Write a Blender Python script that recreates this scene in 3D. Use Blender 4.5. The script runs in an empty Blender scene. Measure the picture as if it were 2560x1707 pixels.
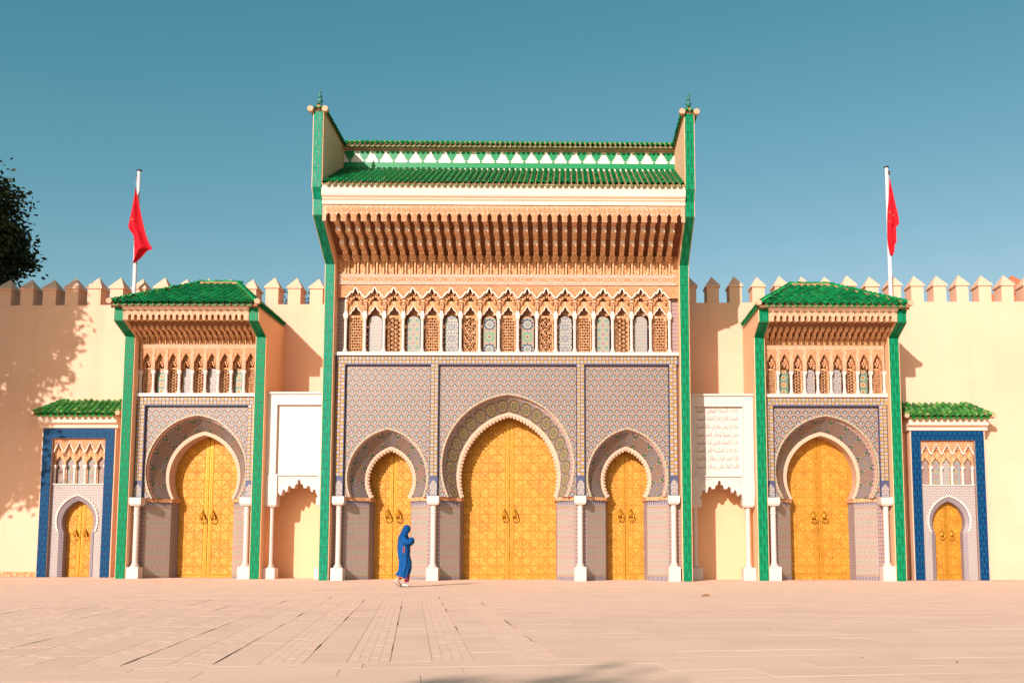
import bpy, bmesh, math, random
from mathutils import Vector, Matrix
random.seed(7)
R_ = math.radians
S = bpy.context.scene
COL = S.collection
# ------------------------------------------------------------------ camera
YAW, PITCH, ROLL = R_(1.4), R_(5.4), R_(-0.2)
FPX, CAMX, CAMD, CAMH = 2400.0, 1.98, 32.6, 0.95
PX, PY = 1418 + FPX*math.tan(YAW), 1378 - FPX*math.tan(PITCH)
F = Vector((math.sin(YAW)*math.cos(PITCH), math.cos(YAW)*math.cos(PITCH), math.sin(PITCH)))
Rv = Vector((math.cos(YAW), -math.sin(YAW), 0)); Uv = Rv.cross(F)
R2 = math.cos(ROLL)*Rv + math.sin(ROLL)*Uv; U2 = -math.sin(ROLL)*Rv + math.cos(ROLL)*Uv
cam = bpy.data.cameras.new('camera'); camo = bpy.data.objects.new('camera', cam); COL.objects.link(camo)
M = Matrix((R2, U2, -F)).transposed().to_4x4(); M.translation = Vector((CAMX, -CAMD, CAMH)); camo.matrix_world = M
cam.sensor_fit = 'HORIZONTAL'; cam.sensor_width = 36; cam.lens = FPX/2560*36
cam.shift_x = (1280-PX)/2560; cam.shift_y = (PY-853.5)/2560
cam.clip_start = 0.1; cam.clip_end = 5000
S.camera = camo
# ------------------------------------------------------------------ sky, sun, exposure
SUND = Vector((0.45, 1.0, -0.455)).normalized()          # travel direction of the sunlight
EL = math.asin(-SUND.z); AZ = math.atan2(-SUND.x, -SUND.y)
W = bpy.data.worlds.new('World'); S.world = W; W.use_nodes = True
wn = W.node_tree.nodes; wl = W.node_tree.links; bg = wn['Background']
sky = wn.new('ShaderNodeTexSky'); sky.sky_type = 'NISHITA'; sky.sun_disc = False
sky.sun_elevation = EL; sky.sun_rotation = AZ; sky.altitude = 400; sky.air_density = 1.0; sky.dust_density = 2.0; sky.ozone_density = 4.0
sep = wn.new('ShaderNodeSeparateColor'); comb = wn.new('ShaderNodeCombineColor'); wl.new(sky.outputs[0], sep.inputs[0])
for i, (gain, pw) in enumerate(((0.62, 1.9), (0.90, 1.0), (0.63, 1.0))):      # the photograph's teal grade, the same over the whole sky
    p = wn.new('ShaderNodeMath'); p.operation = 'POWER'; g = wn.new('ShaderNodeMath'); g.operation = 'MULTIPLY'
    wl.new(sep.outputs[i], p.inputs[0]); p.inputs[1].default_value = pw; wl.new(p.outputs[0], g.inputs[0]); g.inputs[1].default_value = gain
    c = wn.new('ShaderNodeMath'); c.operation = 'MINIMUM'; wl.new(g.outputs[0], c.inputs[0]); wl.new(sep.outputs[i], c.inputs[1]); wl.new(c.outputs[0], comb.inputs[i])
wl.new(comb.outputs[0], bg.inputs[0]); bg.inputs[1].default_value = 0.105
sl = bpy.data.lights.new('sun', 'SUN'); sl.energy = 3.3; sl.angle = R_(0.5); sl.color = (1.0, 0.89, 0.86)
so = bpy.data.objects.new('sun', sl); COL.objects.link(so); so.location = (-20, -60, 40)
so.rotation_euler = SUND.to_track_quat('-Z', 'Y').to_euler()
vs = S.view_settings; vs.view_transform = 'Standard'; vs.look = 'None'; vs.exposure = 0.9; vs.gamma = 1.0; vs.use_curve_mapping = False
S.cycles.max_bounces = 6; S.cycles.diffuse_bounces = 4

# ------------------------------------------------------------------ node expression helper
class NT:
    cur = None
class X:
    def __init__(s, sock): s.s = sock
    def __add__(a, b): return mth('ADD', a, b)
    def __radd__(a, b): return mth('ADD', b, a)
    def __sub__(a, b): return mth('SUBTRACT', a, b)
    def __rsub__(a, b): return mth('SUBTRACT', b, a)
    def __mul__(a, b): return mth('MULTIPLY', a, b)
    def __rmul__(a, b): return mth('MULTIPLY', b, a)
    def __truediv__(a, b): return mth('DIVIDE', a, b)
    def __lt__(a, b): return mth('LESS_THAN', a, b)
    def __gt__(a, b): return mth('GREATER_THAN', a, b)
def mth(op, *a):
    n = NT.cur.nodes.new('ShaderNodeMath'); n.operation = op
    for i, v in enumerate(a):
        if isinstance(v, X): NT.cur.links.new(v.s, n.inputs[i])
        else: n.inputs[i].default_value = v
    return X(n.outputs[0])
def absx(a): return mth('ABSOLUTE', a)
def floor(a): return mth('FLOOR', a)
def fract(a): return mth('FRACT', a)
def cosx(a): return mth('COSINE', a)
def sinx(a): return mth('SINE', a)
def sqrtx(a): return mth('SQRT', a)
def minx(a, b): return mth('MINIMUM', a, b)
def maxx(a, b): return mth('MAXIMUM', a, b)
def hyp(a, b): return sqrtx(a*a + b*b)
def atan2(a, b): return mth('ARCTAN2', a, b)
def mod2(a): return mth('FLOORED_MODULO', a, 2.0)
def band(a, c, w): return absx(a - c) < w
def mix(fac, a, b):
    n = NT.cur.nodes.new('ShaderNodeMix'); n.data_type = 'RGBA'
    if isinstance(fac, X): NT.cur.links.new(fac.s, n.inputs['Factor'])
    else: n.inputs['Factor'].default_value = fac
    for k, v in ((6, a), (7, b)):
        if isinstance(v, X): NT.cur.links.new(v.s, n.inputs[k])
        else: n.inputs[k].default_value = (*v, 1)
    return X(n.outputs[2])
def coords(kind='Object'):
    n = NT.cur.nodes.new('ShaderNodeTexCoord'); p = NT.cur.nodes.new('ShaderNodeSeparateXYZ')
    NT.cur.links.new(n.outputs[kind], p.inputs[0])
    return X(p.outputs[0]), X(p.outputs[1]), X(p.outputs[2])
def noise(scale, detail=3, rough=.5, kind='Object', stretch=None):
    n = NT.cur.nodes.new('ShaderNodeTexNoise'); c = NT.cur.nodes.new('ShaderNodeTexCoord')
    n.inputs['Scale'].default_value = scale; n.inputs['Detail'].default_value = detail; n.inputs['Roughness'].default_value = rough
    if stretch:
        m = NT.cur.nodes.new('ShaderNodeMapping'); m.inputs['Scale'].default_value = stretch
        NT.cur.links.new(c.outputs[kind], m.inputs[0]); NT.cur.links.new(m.outputs[0], n.inputs['Vector'])
    else: NT.cur.links.new(c.outputs[kind], n.inputs['Vector'])
    return X(n.outputs['Fac'])
def geo_noise(scale, detail=3, rough=.5):
    n = NT.cur.nodes.new('ShaderNodeTexNoise'); c = NT.cur.nodes.new('ShaderNodeNewGeometry')
    n.inputs['Scale'].default_value = scale; n.inputs['Detail'].default_value = detail; n.inputs['Roughness'].default_value = rough
    NT.cur.links.new(c.outputs['Position'], n.inputs['Vector']); return X(n.outputs['Fac'])
def geo_noise2(sc):
    n = NT.cur.nodes.new('ShaderNodeTexNoise'); c = NT.cur.nodes.new('ShaderNodeNewGeometry'); m = NT.cur.nodes.new('ShaderNodeMapping'); m.inputs['Scale'].default_value = sc
    n.inputs['Scale'].default_value = 1.0; n.inputs['Detail'].default_value = 5; n.inputs['Roughness'].default_value = .65
    NT.cur.links.new(c.outputs['Position'], m.inputs[0]); NT.cur.links.new(m.outputs[0], n.inputs['Vector']); return X(n.outputs['Fac'])
def rnd():
    n = NT.cur.nodes.new('ShaderNodeObjectInfo'); return X(n.outputs['Random'])
def smooth(a, lo, hi):
    n = NT.cur.nodes.new('ShaderNodeMapRange'); n.interpolation_type = 'SMOOTHSTEP'
    NT.cur.links.new(a.s, n.inputs[0]); n.inputs[1].default_value = lo; n.inputs[2].default_value = hi
    return X(n.outputs[0])
MATS = {}
def scale_col(c, k):
    n = NT.cur.nodes.new('ShaderNodeMix'); n.data_type = 'RGBA'; n.blend_type = 'MULTIPLY'; n.inputs['Factor'].default_value = 1.0
    g = geo_noise(.7, 4, .6)*.35 + geo_noise(16, 2, .6)*.45 + .60          # uneven tone, with soft glaze glints put into the colour
    w = mix(g, (0, 0, 0), (k*1.02, k*.955, k*.90)); NT.cur.links.new(c.s, n.inputs[6]); NT.cur.links.new(w.s, n.inputs[7]); return X(n.outputs[2])
def mat(name, fn, rough=.6, metal=0.0, spec=.4, dim=1.0):
    m = bpy.data.materials.new(name); m.use_nodes = True; NT.cur = m.node_tree
    b = NT.cur.nodes['Principled BSDF']; b.inputs['Roughness'].default_value = rough
    b.inputs['Metallic'].default_value = metal; b.inputs['Specular IOR Level'].default_value = spec
    r = fn()
    if isinstance(r, tuple) and len(r) == 2: col, h = r
    else: col, h = r, None
    if dim != 1.0: col = scale_col(col, dim)
    if isinstance(col, X): NT.cur.links.new(col.s, b.inputs['Base Color'])
    else: b.inputs['Base Color'].default_value = (*col, 1)
    if h is not None:
        hs, strength, dist = h
        bp = NT.cur.nodes.new('ShaderNodeBump'); bp.inputs['Strength'].default_value = strength; bp.inputs['Distance'].default_value = dist
        NT.cur.links.new(hs.s, bp.inputs['Height']); NT.cur.links.new(bp.outputs[0], b.inputs['Normal'])
    MATS[name] = m
    return m
def cell(x, z, px, pz, stag=True):
    row = floor(z/pz)
    xs = x/px + (mod2(row)*0.5 if stag else 0.0)
    return fract(xs) - .5, fract(z/pz) - .5, mod2(row), mod2(floor(xs))

# ------------------------------------------------------------------ materials
CREAM = (.69, .425, .292)
def m_plaster(col, stain=.10):
    def f():
        n = geo_noise(.35, 5, .62); n2 = geo_noise(3.5, 4, .6); n3 = geo_noise(28, 3, .6)
        c = mix(smooth(n, .42, .72)*stain*3, col, tuple(v*k for v, k in zip(col, (.80, .72, .62))))
        c = mix(smooth(n2, .52, .78)*stain*1.6, c, tuple(v*k for v, k in zip(col, (1.10, 1.12, 1.2))))
        st = geo_noise2((2.2, 2.2, .12)); c = mix(smooth(st, .52, .74)*stain*3.2, c, tuple(v*k for v, k in zip(col, (.86, .78, .66))))
        return c, (n2*.6 + n3*.4, .25, .02)
    return f
mat('cream plaster', m_plaster(CREAM), .85, spec=.2)
mat('yellow plaster', m_plaster((.76, .43, .20)), .85, spec=.2)
mat('white plaster', m_plaster((.74, .54, .42), .06), .8, spec=.2)
mat('warm plaster', m_plaster((.73, .44, .255)), .85, spec=.2)
mat('arch plaster', m_plaster((.55, .365, .26), .12), .85, spec=.2)
mat('red plaster', m_plaster((.45, .14, .07)), .85, spec=.2)
def m_marble(col):
    def f():
        n = geo_noise(1.6, 6, .65)
        return mix(smooth(n, .5, .75)*.35, col, tuple(v*k for v, k in zip(col, (.86, .85, .88))))
    return f
mat('white marble', m_marble((.56, .47, .42)), .45)
mat('grey marble lattice', lambda: mix((sinx(coords()[0]*90)*sinx(coords()[2]*90)) > .25, (.55, .5, .47), (.24, .21, .2)), .5)
def m_stucco(col, sc=38, strength=.9):
    def f():
        n = noise(sc, 3, .6); v = NT.cur.nodes.new('ShaderNodeTexVoronoi'); v.inputs['Scale'].default_value = sc*.55
        tc = NT.cur.nodes.new('ShaderNodeTexCoord'); NT.cur.links.new(tc.outputs['Object'], v.inputs['Vector'])
        d = X(v.outputs['Distance'])
        pits = smooth(d, .42, .62)
        c = mix(pits*.75, col, tuple(q*k for q, k in zip(col, (.62, .48, .36))))
        g = geo_noise(.9, 4, .6)
        c = mix(smooth(g, .45, .8)*.35, c, tuple(q*k for q, k in zip(col, (1.12, 1.2, 1.35))))
        return c, (n*.4 - pits, strength, .012)
    return f
mat('peach stucco', m_stucco((.57, .295, .155)), .8, spec=.2)
mat('plain stucco', m_stucco((.60, .32, .165), 20, .3), .8, spec=.2)
mat('pale stucco', m_stucco((.62, .385, .25), 46, .6), .8, spec=.2)
mat('bracket stucco', m_stucco((.70, .42, .23), 24, .4), .8, spec=.2)
mat('dark carving', m_stucco((.26, .115, .05), 30, .8), .7, spec=.2)  # dark brown carved surface for the soffits and the gallery back
mat('white trim', m_plaster((.66, .54, .47), .05), .7, spec=.2)
def m_glaze(dark, light, fleck, amount, px=.21, pz=.29):
    def f():
        x, y, z = coords()
        # arabesque relief: interlaced waves and buds in staggered cells
        u, v, r, _ = cell(x, z, px, pz)
        a = atan2(v, u); rr = hyp(u, v*1.25)
        w1 = absx(u - .27*sinx(v*6.2832)); w2 = absx(u + .27*sinx(v*6.2832))
        line = minx(w1, w2)
        bud = absx(rr - .22 - .05*cosx(a*6))
        h = maxx(smooth(line, .11, .02), smooth(bud, .10, .02))
        n = geo_noise(5.5, 4, .7); n2 = geo_noise(55, 2, .6)
        c = mix(h*.75, dark, light)
        c = mix(smooth(n*.55 + n2*.45, .62-amount, .74-amount), c, fleck)
        return c, (h + n2*.35, .7, .012)
    return f
mat('green glaze', m_glaze((.001, .13, .05), (.002, .29, .13), (.10, .42, .26), -.05), .34, spec=.12)
mat('worn green glaze', m_glaze((.001, .14, .07), (.003, .31, .18), (.20, .50, .38), .045), .34, spec=.12)
mat('blue glaze', m_glaze((.001, .024, .085), (.002, .11, .24), (.05, .22, .36), -.04, .17, .2), .34, spec=.12)
def m_rooftile(col, tan, wear):
    def f():
        n = geo_noise(9, 4, .7); n2 = geo_noise(34, 3, .6); r = rnd()
        c = mix(r, tuple(v*.55 for v in col), tuple(v*1.45 for v in col)); c = mix(smooth(geo_noise(5, 2, .5), .35, .65)*.5, c, (col[0]*.5, col[1]*.6, col[2]*.7))
        c = mix(smooth(n*.6 + n2*.4 + r*.12, .66-wear, .76-wear), c, tan)
        return c, (n2, .3, .01)
    return f
mat('green roof tile', m_rooftile((.004, .205, .052), (.28, .25, .09), .0), .36, spec=.16)
mat('worn roof tile', m_rooftile((.025, .21, .035), (.40, .34, .14), .06), .4, spec=.16)
mat('mortar', m_stucco((.40, .235, .13), 14, .6), .9, spec=.1)
mat('teal finial', lambda: mix(geo_noise(8)*1.0, (.015, .10, .085), (.05, .19, .16)), .35)
def m_brass():
    x, y, z = coords()
    P = .86
    u = fract(x/P) - .5; v = fract(z/P) - .5
    r = hyp(u, v)*P; a = atan2(v, u)
    u2 = fract(x/P + .5) - .5; v2 = fract(z/P + .5) - .5
    r2 = hyp(u2, v2)*P; a2 = atan2(v2, u2)
    ray = absx(sinx(a*8 + .2))*r; ray2 = absx(sinx(a2*5 + .3))*r2
    d = minx(mix_f(minx(r < .40, r > .03), ray, 1.0), mix_f(minx(r2 < .24, r2 > .02), ray2, 1.0))
    L_ = .3041
    fam = [absx(fract(q/L_) - .5)*L_ for q in (x, z, (x + z)*.7071, (x - z)*.7071)]
    d = minx(d, minx(minx(fam[0], fam[1]), minx(fam[2], fam[3]))*1.3)
    h = smooth(d, .003, .018)
    n = noise(2.6, 5, .7); n2 = noise(21, 5, .72)
    c = mix(smooth(n2, .3, .7), (.42, .165, .010), (.68, .295, .018))
    c = mix(smooth(n, .46, .72)*.6, c, (.34, .12, .010))
    c = mix((1.0 - h)*.20, c, (.34, .13, .010))
    return c, (h*.7 + n2*.9, .9, .020)
def mix_f(cond, a, b): return cond*a + (1.0 - cond)*b
mat('brass', m_brass, .42, metal=.12, spec=.45)
def m_brass_plain():
    n = noise(30, 3, .6); return mix(n, (.40, .17, .012), (.62, .31, .03)), (n, .4, .01)
mat('plain brass', m_brass_plain, .38, metal=.5)
def m_spandrel():
    x, y, z = coords()
    u, v, r, k = cell(x, z, .262, .178)
    c = mix(noise(60, 2)*.5, (.72, .50, .41), (.76, .58, .50))
    arc = band(hyp(u, (v + .35)*.68), .50, .035)
    c = mix(arc, c, (.26, .12, .08))
    arc2 = band(hyp(absx(u) - .5, (v - .55)*.68), .52, .03)
    c = mix(arc2, c, (.42, .20, .09))
    gb = hyp((absx(u) - .24)/.055, (v + .05)/.30) < 1.0
    c = mix(gb, c, (.09, .36, .27))
    e = hyp(u/.15, (v + .06)/.40)
    c = mix(e < 1.35, c, (.10, .12, .25)); c = mix(e < .98, c, (.62, .57, .63))
    dot = hyp(u*.9, v - .28) < .085
    c = mix(dot, c, mix(r, (.60, .12, .08), (.10, .30, .16)))
    return c
mat('spandrel mosaic', m_spandrel, .35, spec=.3, dim=0.43)
def m_jamb():
    x, y, z = coords('UV')
    u, v, r, k = cell(x, z*0 + y, .19, .17)
    rr = hyp(u, v); a = atan2(v, u)
    star = (rr - .30 - .07*cosx(a*8))
    c = mix(band(star, 0.0, .06), (.68, .57, .51), mix(r, (.54, .22, .18), (.20, .42, .30)))
    c = mix(hyp(u, v) < .11, c, mix(r, (.04, .36, .18), (.55, .09, .06)))
    c = mix(maxx(band(absx(u), .5, .05), band(absx(v), .5, .05)), c, (.40, .30, .32))
    # top frieze and base border
    top = y > 2.50; tri = absx(fract(x/.10) - .5)*2 < fract((y - 2.5)/.22)
    c = mix(top, c, mix(tri, (.55, .47, .47), (.20, .20, .30)))
    base = y < .10; bl = absx(fract(x/.06) - .5) < .22
    c = mix(base, c, mix(bl, (.60, .52, .50), (.05, .06, .22)))
    c = mix(maxx(band(y, .13, .02), band(y, 2.48, .018)), c, (.50, .35, .18))
    return c
mat('jamb mosaic', m_jamb, .35, spec=.25, dim=0.60)
def m_border():
    x, y, z = coords('UV')
    u, v, r, k = cell(x, y, .045, .055)
    return mix(hyp(u, v) < .30, (.62, .54, .56), mix(r, (.04, .05, .22), (.10, .10, .24)))
mat('border mosaic', m_border, .35, spec=.25, dim=0.5)
def m_medal(yellow):
    def f():
        u0, v0, _ = coords('UV')
        u = fract(u0) - .5; v = v0 - .5
        r = hyp(u, v); a = atan2(v, u); par = mod2(floor(u0))
        if yellow:
            c = mix(band(cosx(a*12)*.03 + r, .42, .06), (.55, .46, .42), (.10, .17, .20))
            c = mix(fract((u0 + v0)*7.0) < .28, c, (.13, .22, .24)); c = mix(fract((u0 - v0)*7.0) < .22, c, (.42, .24, .12))
            c = mix(r < .37, c, (.60, .33, .07)); c = mix(r < .29, c, (.52, .50, .44)); c = mix(r < .24, c, (.10, .22, .22))
            c = mix(r < .16, c, (.55, .40, .12)); c = mix(r < .07, c, (.12, .16, .16))
            return c
        c = (.62, .50, .42)
        fl = hyp(absx(u) - .5, absx(v) - .30) < .10
        c = mix(fl, c, (.10, .26, .12)); c = mix(hyp(absx(u) - .5, v) < .06, c, (.60, .32, .05))
        c = mix(hyp(absx(u) - .36, absx(v) - .42) < .07, c, (.20, .12, .16))
        c = mix(r < .45, c, (.17, .12, .13)); c = mix(r < .42, c, (.58, .46, .42))
        ring = sinx(r*62.0)*cosx(a*16) > .15
        c = mix(minx(ring, r < .42), c, mix(par, (.22, .20, .32), (.40, .12, .08)))
        c = mix(minx(band(r, .25, .03), cosx(a*12) > .2), c, (.10, .28, .16)); c = mix(r < .07, c, (.55, .33, .06))
        return c
    return f
mat('medallion mosaic', m_medal(False), .35, spec=.25, dim=.44)
mat('ring mosaic', m_medal(True), .35, spec=.25, dim=.55)
def m_trimring():
    u, v, _ = coords('UV')
    c = mix(band(v, .5, .40), (.50, .22, .12), (.68, .60, .50))
    return mix(hyp((fract(u) - .5)/.34, (v - .5)/.22) < 1.0, c, mix(mod2(floor(u)), (.05, .34, .14), (.45, .35, .18)))
mat('arch ring tiles', m_trimring, .4, spec=.25, dim=0.62)
def m_diamond():
    x, y, z = coords()
    u, v, r, k = cell(x, z, .088, .062)
    d = absx(u) + absx(v)*.8
    c = mix(d < .30, (.70, .66, .64), mix(mod2(floor(x/.044)), (.10, .12, .20), (.30, .10, .12)))
    return c
mat('diamond mosaic', m_diamond, .35, spec=.25, dim=0.56)
def m_edge():
    x, y, z = coords()
    u, v, r, k = cell(x + y, z, .07, .07)
    return mix(absx(u) + absx(v) < .36, (.30, .20, .20), mix(r, (.04, .05, .12), (.35, .22, .05)))
mat('edge mosaic', m_edge, .35)
def m_win(kind):
    def f():
        x, y, z = coords()
        if kind == 0:      # pale, fine stars
            u, v, r, k = cell(x, z, .11, .11); rr = hyp(u, v)
            c = mix(band(rr + .05*cosx(atan2(v, u)*6), .32, .07), (.62, .58, .52), (.34, .36, .42))
            c = mix(rr < .12, c, mix(r, (.45, .22, .12), (.12, .42, .26)))
        elif kind == 1:    # pale green with pink and green flowers, yellow
            u, v, r, k = cell(x + .125, z, .25, .16); rr = hyp(u*1.5, v); a = atan2(v, u*1.5)
            c = mix(fract((x + z)*9.0) < .2, (.46, .54, .46), (.56, .54, .50))
            c = mix(hyp(absx(u) - .5, absx(v) - .25) < .14, c, (.62, .36, .08))
            c = mix(rr < .40, c, (.12, .16, .30)); c = mix(rr < .34, c, (.60, .56, .52))
            c = mix(rr + .08*cosx(a*8) < .24, c, mix(r, (.58, .20, .20), (.10, .40, .26)))
        elif kind == 2:    # navy sunbursts
            v = fract(z/.40 + .1) - .5; u = x/.40; rr = hyp(u, v); a = atan2(v, u)
            u2, v2, r2, k2 = cell(x, z, .10, .10)
            c = mix(hyp(u2, v2) < .26, (.60, .58, .52), mix(r2, (.04, .30, .16), (.06, .09, .25)))
            c = mix(rr < .36, c, (.60, .58, .54))
            c = mix(minx(cosx(a*16) > .15, minx(rr < .34, rr > .13)), c, (.03, .06, .20)); c = mix(rr < .06, c, (.05, .35, .40))
        elif kind == 3:    # green sun between navy stars
            zz = z - .62; v = mth('PINGPONG', absx(zz), .42*1.0)
            rr = hyp(x, zz); a = atan2(zz, x)
            u2, v2, r2, k2 = cell(x, z, .10, .075)
            c = mix(hyp(u2, v2) < .34, (.60, .48, .38), mix(r2, (.05, .40, .24), (.55, .25, .10)))
            c = mix(rr < .20, c, (.60, .56, .48)); c = mix(minx(cosx(a*24) > -.3, minx(rr < .19, rr > .09)), c, (.02, .36, .17))
            c = mix(rr < .075, c, (.58, .42, .24)); c = mix(rr < .035, c, (.08, .10, .14))
            z3 = absx(zz) - .44; r3 = hyp(x, z3); a3 = atan2(z3, x)
            c = mix(r3 + .025*cosx(a3*10) < .19, c, (.04, .08, .24)); c = mix(r3 < .14, c, (.58, .56, .48)); c = mix(minx(r3 < .09, cosx(a3*10) > 0.0), c, (.08, .20, .26))
        elif kind == 4:    # pavilion: green with yellow suns
            v = fract(z/.25) - .5; u = x/.25; rr = hyp(u, v); a = atan2(v, u); par = mod2(floor(z/.25))
            u2, v2, r2, k2 = cell(x, z, .05, .05)
            c = mix(hyp(u2, v2) < .33, (.05, .34, .24), mix(r2, (.55, .50, .45), (.55, .25, .10)))
            c = mix(rr < .46, c, mix(par, (.08, .40, .28), (.55, .24, .14))); c = mix(rr < .36, c, (.60, .58, .55)); c = mix(rr + .05*cosx(a*10) < .24, c, (.62, .36, .04)); c = mix(rr < .07, c, (.10, .12, .30))
        elif kind == 5:    # pavilion: pale with navy dots and orange
            u2, v2, r2, k2 = cell(x, z, .075, .065)
            c = mix(hyp(u2, v2) < .24, (.62, .58, .54), mix(r2, (.10, .14, .34), (.58, .28, .10)))
            v = fract(z/.28) - .5; rr = hyp(x/.28, v)
            c = mix(band(rr, .33, .03), c, (.14, .18, .36)); c = mix(rr < .07, c, (.60, .32, .06))
        elif kind == 6:    # blue gate: red rings and blue
            v = fract(z/.20) - .5; u = x/.20; rr = hyp(u, v); par = mod2(floor(z/.20))
            u2, v2, r2, k2 = cell(x, z, .05, .05)
            c = mix(hyp(u2, v2) < .3, (.46, .50, .50), mix(r2, (.18, .24, .44), (.10, .34, .24)))
            c = mix(rr < .34, c, mix(par, (.60, .40, .06), (.58, .16, .12))); c = mix(rr < .22, c, (.60, .52, .48)); c = mix(rr < .10, c, (.14, .20, .30))
        else:              # blue gate: white hexagons with yellow dots
            u2, v2, r2, k2 = cell(x, z, .085, .07)
            rr = hyp(u2, v2)
            c = mix(rr < .36, (.36, .20, .20), (.64, .58, .55)); c = mix(minx(rr < .2, (1.0 - r2)), c, (.62, .38, .06))
        # blue rim
        ed = absx(x) > (.225 if kind < 4 else .5)
        c = mix(ed, c, (.08, .10, .22))
        return c
    return f
for k in range(8): mat('window mosaic %d' % k, m_win(k), .35, spec=.25, dim=.56)
def m_chq(yel):
    def f():
        x, y, z = coords(); r = hyp(x, z)/.06; a = atan2(z, x)
        if yel: return mix(r < .42, mix(rnd(), (.60, .32, .045), (.66, .40, .09)), mix(r < .2, (.40, .50, .38), (.10, .42, .34)))
        c = mix(r + .12*cosx(a*8) < .62, (.62, .55, .54), mix(rnd(), (.60, .40, .28), (.46, .52, .46)))
        return mix(r + .12*cosx(a*8) < .3, c, (.62, .56, .50))
    return f
mat('yellow zellige', m_chq(True), .3, spec=.25, dim=.66)
mat('white zellige', m_chq(False), .3, spec=.25, dim=.56)
mat('navy joint', lambda: (.05, .055, .13), .5)
mat('green tile', lambda: mix(geo_noise(30, 3, .6), (.004, .15, .045), (.012, .27, .10)), .35, spec=.2)
mat('white tile', lambda: (mix(geo_noise(4), (.66, .58, .48), (.70, .62, .53)), None)[0], .4)
def m_stone():
    r = rnd(); n = geo_noise(.9, 5, .6); n2 = geo_noise(14, 4, .65); n3 = geo_noise(.13, 3, .5)
    c = mix(r*.6 + .2, (0.750, 0.481, 0.345), (0.860, 0.569, 0.419))
    c = mix(smooth(n, .45, .75)*.45, c, (0.675, 0.438, 0.332))
    c = mix(smooth(n3, .4, .7)*.35, c, (0.860, 0.557, 0.419))
    c = mix(smooth(n2, .58, .75)*.35, c, (0.625, 0.388, 0.276))
    return c, (n2, .35, .008)
mat('paving stone', m_stone, .75, spec=.25)
def m_brick():
    x, y, z = coords(); n = geo_noise(20, 3, .6); b = geo_noise(4.5, 2, .5)
    return mix(b, (0.725, 0.451, 0.313), (0.860, 0.569, 0.412)), (n, .3, .008)
mat('paving brick', m_brick, .8, spec=.2)
mat('dark joint', lambda: mix(geo_noise(3, 4), (.46, .30, .22), (.64, .43, .33)), .9, spec=.1)
mat('crack joint', lambda: (.045, .030, .024), .95, spec=.05)

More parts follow.
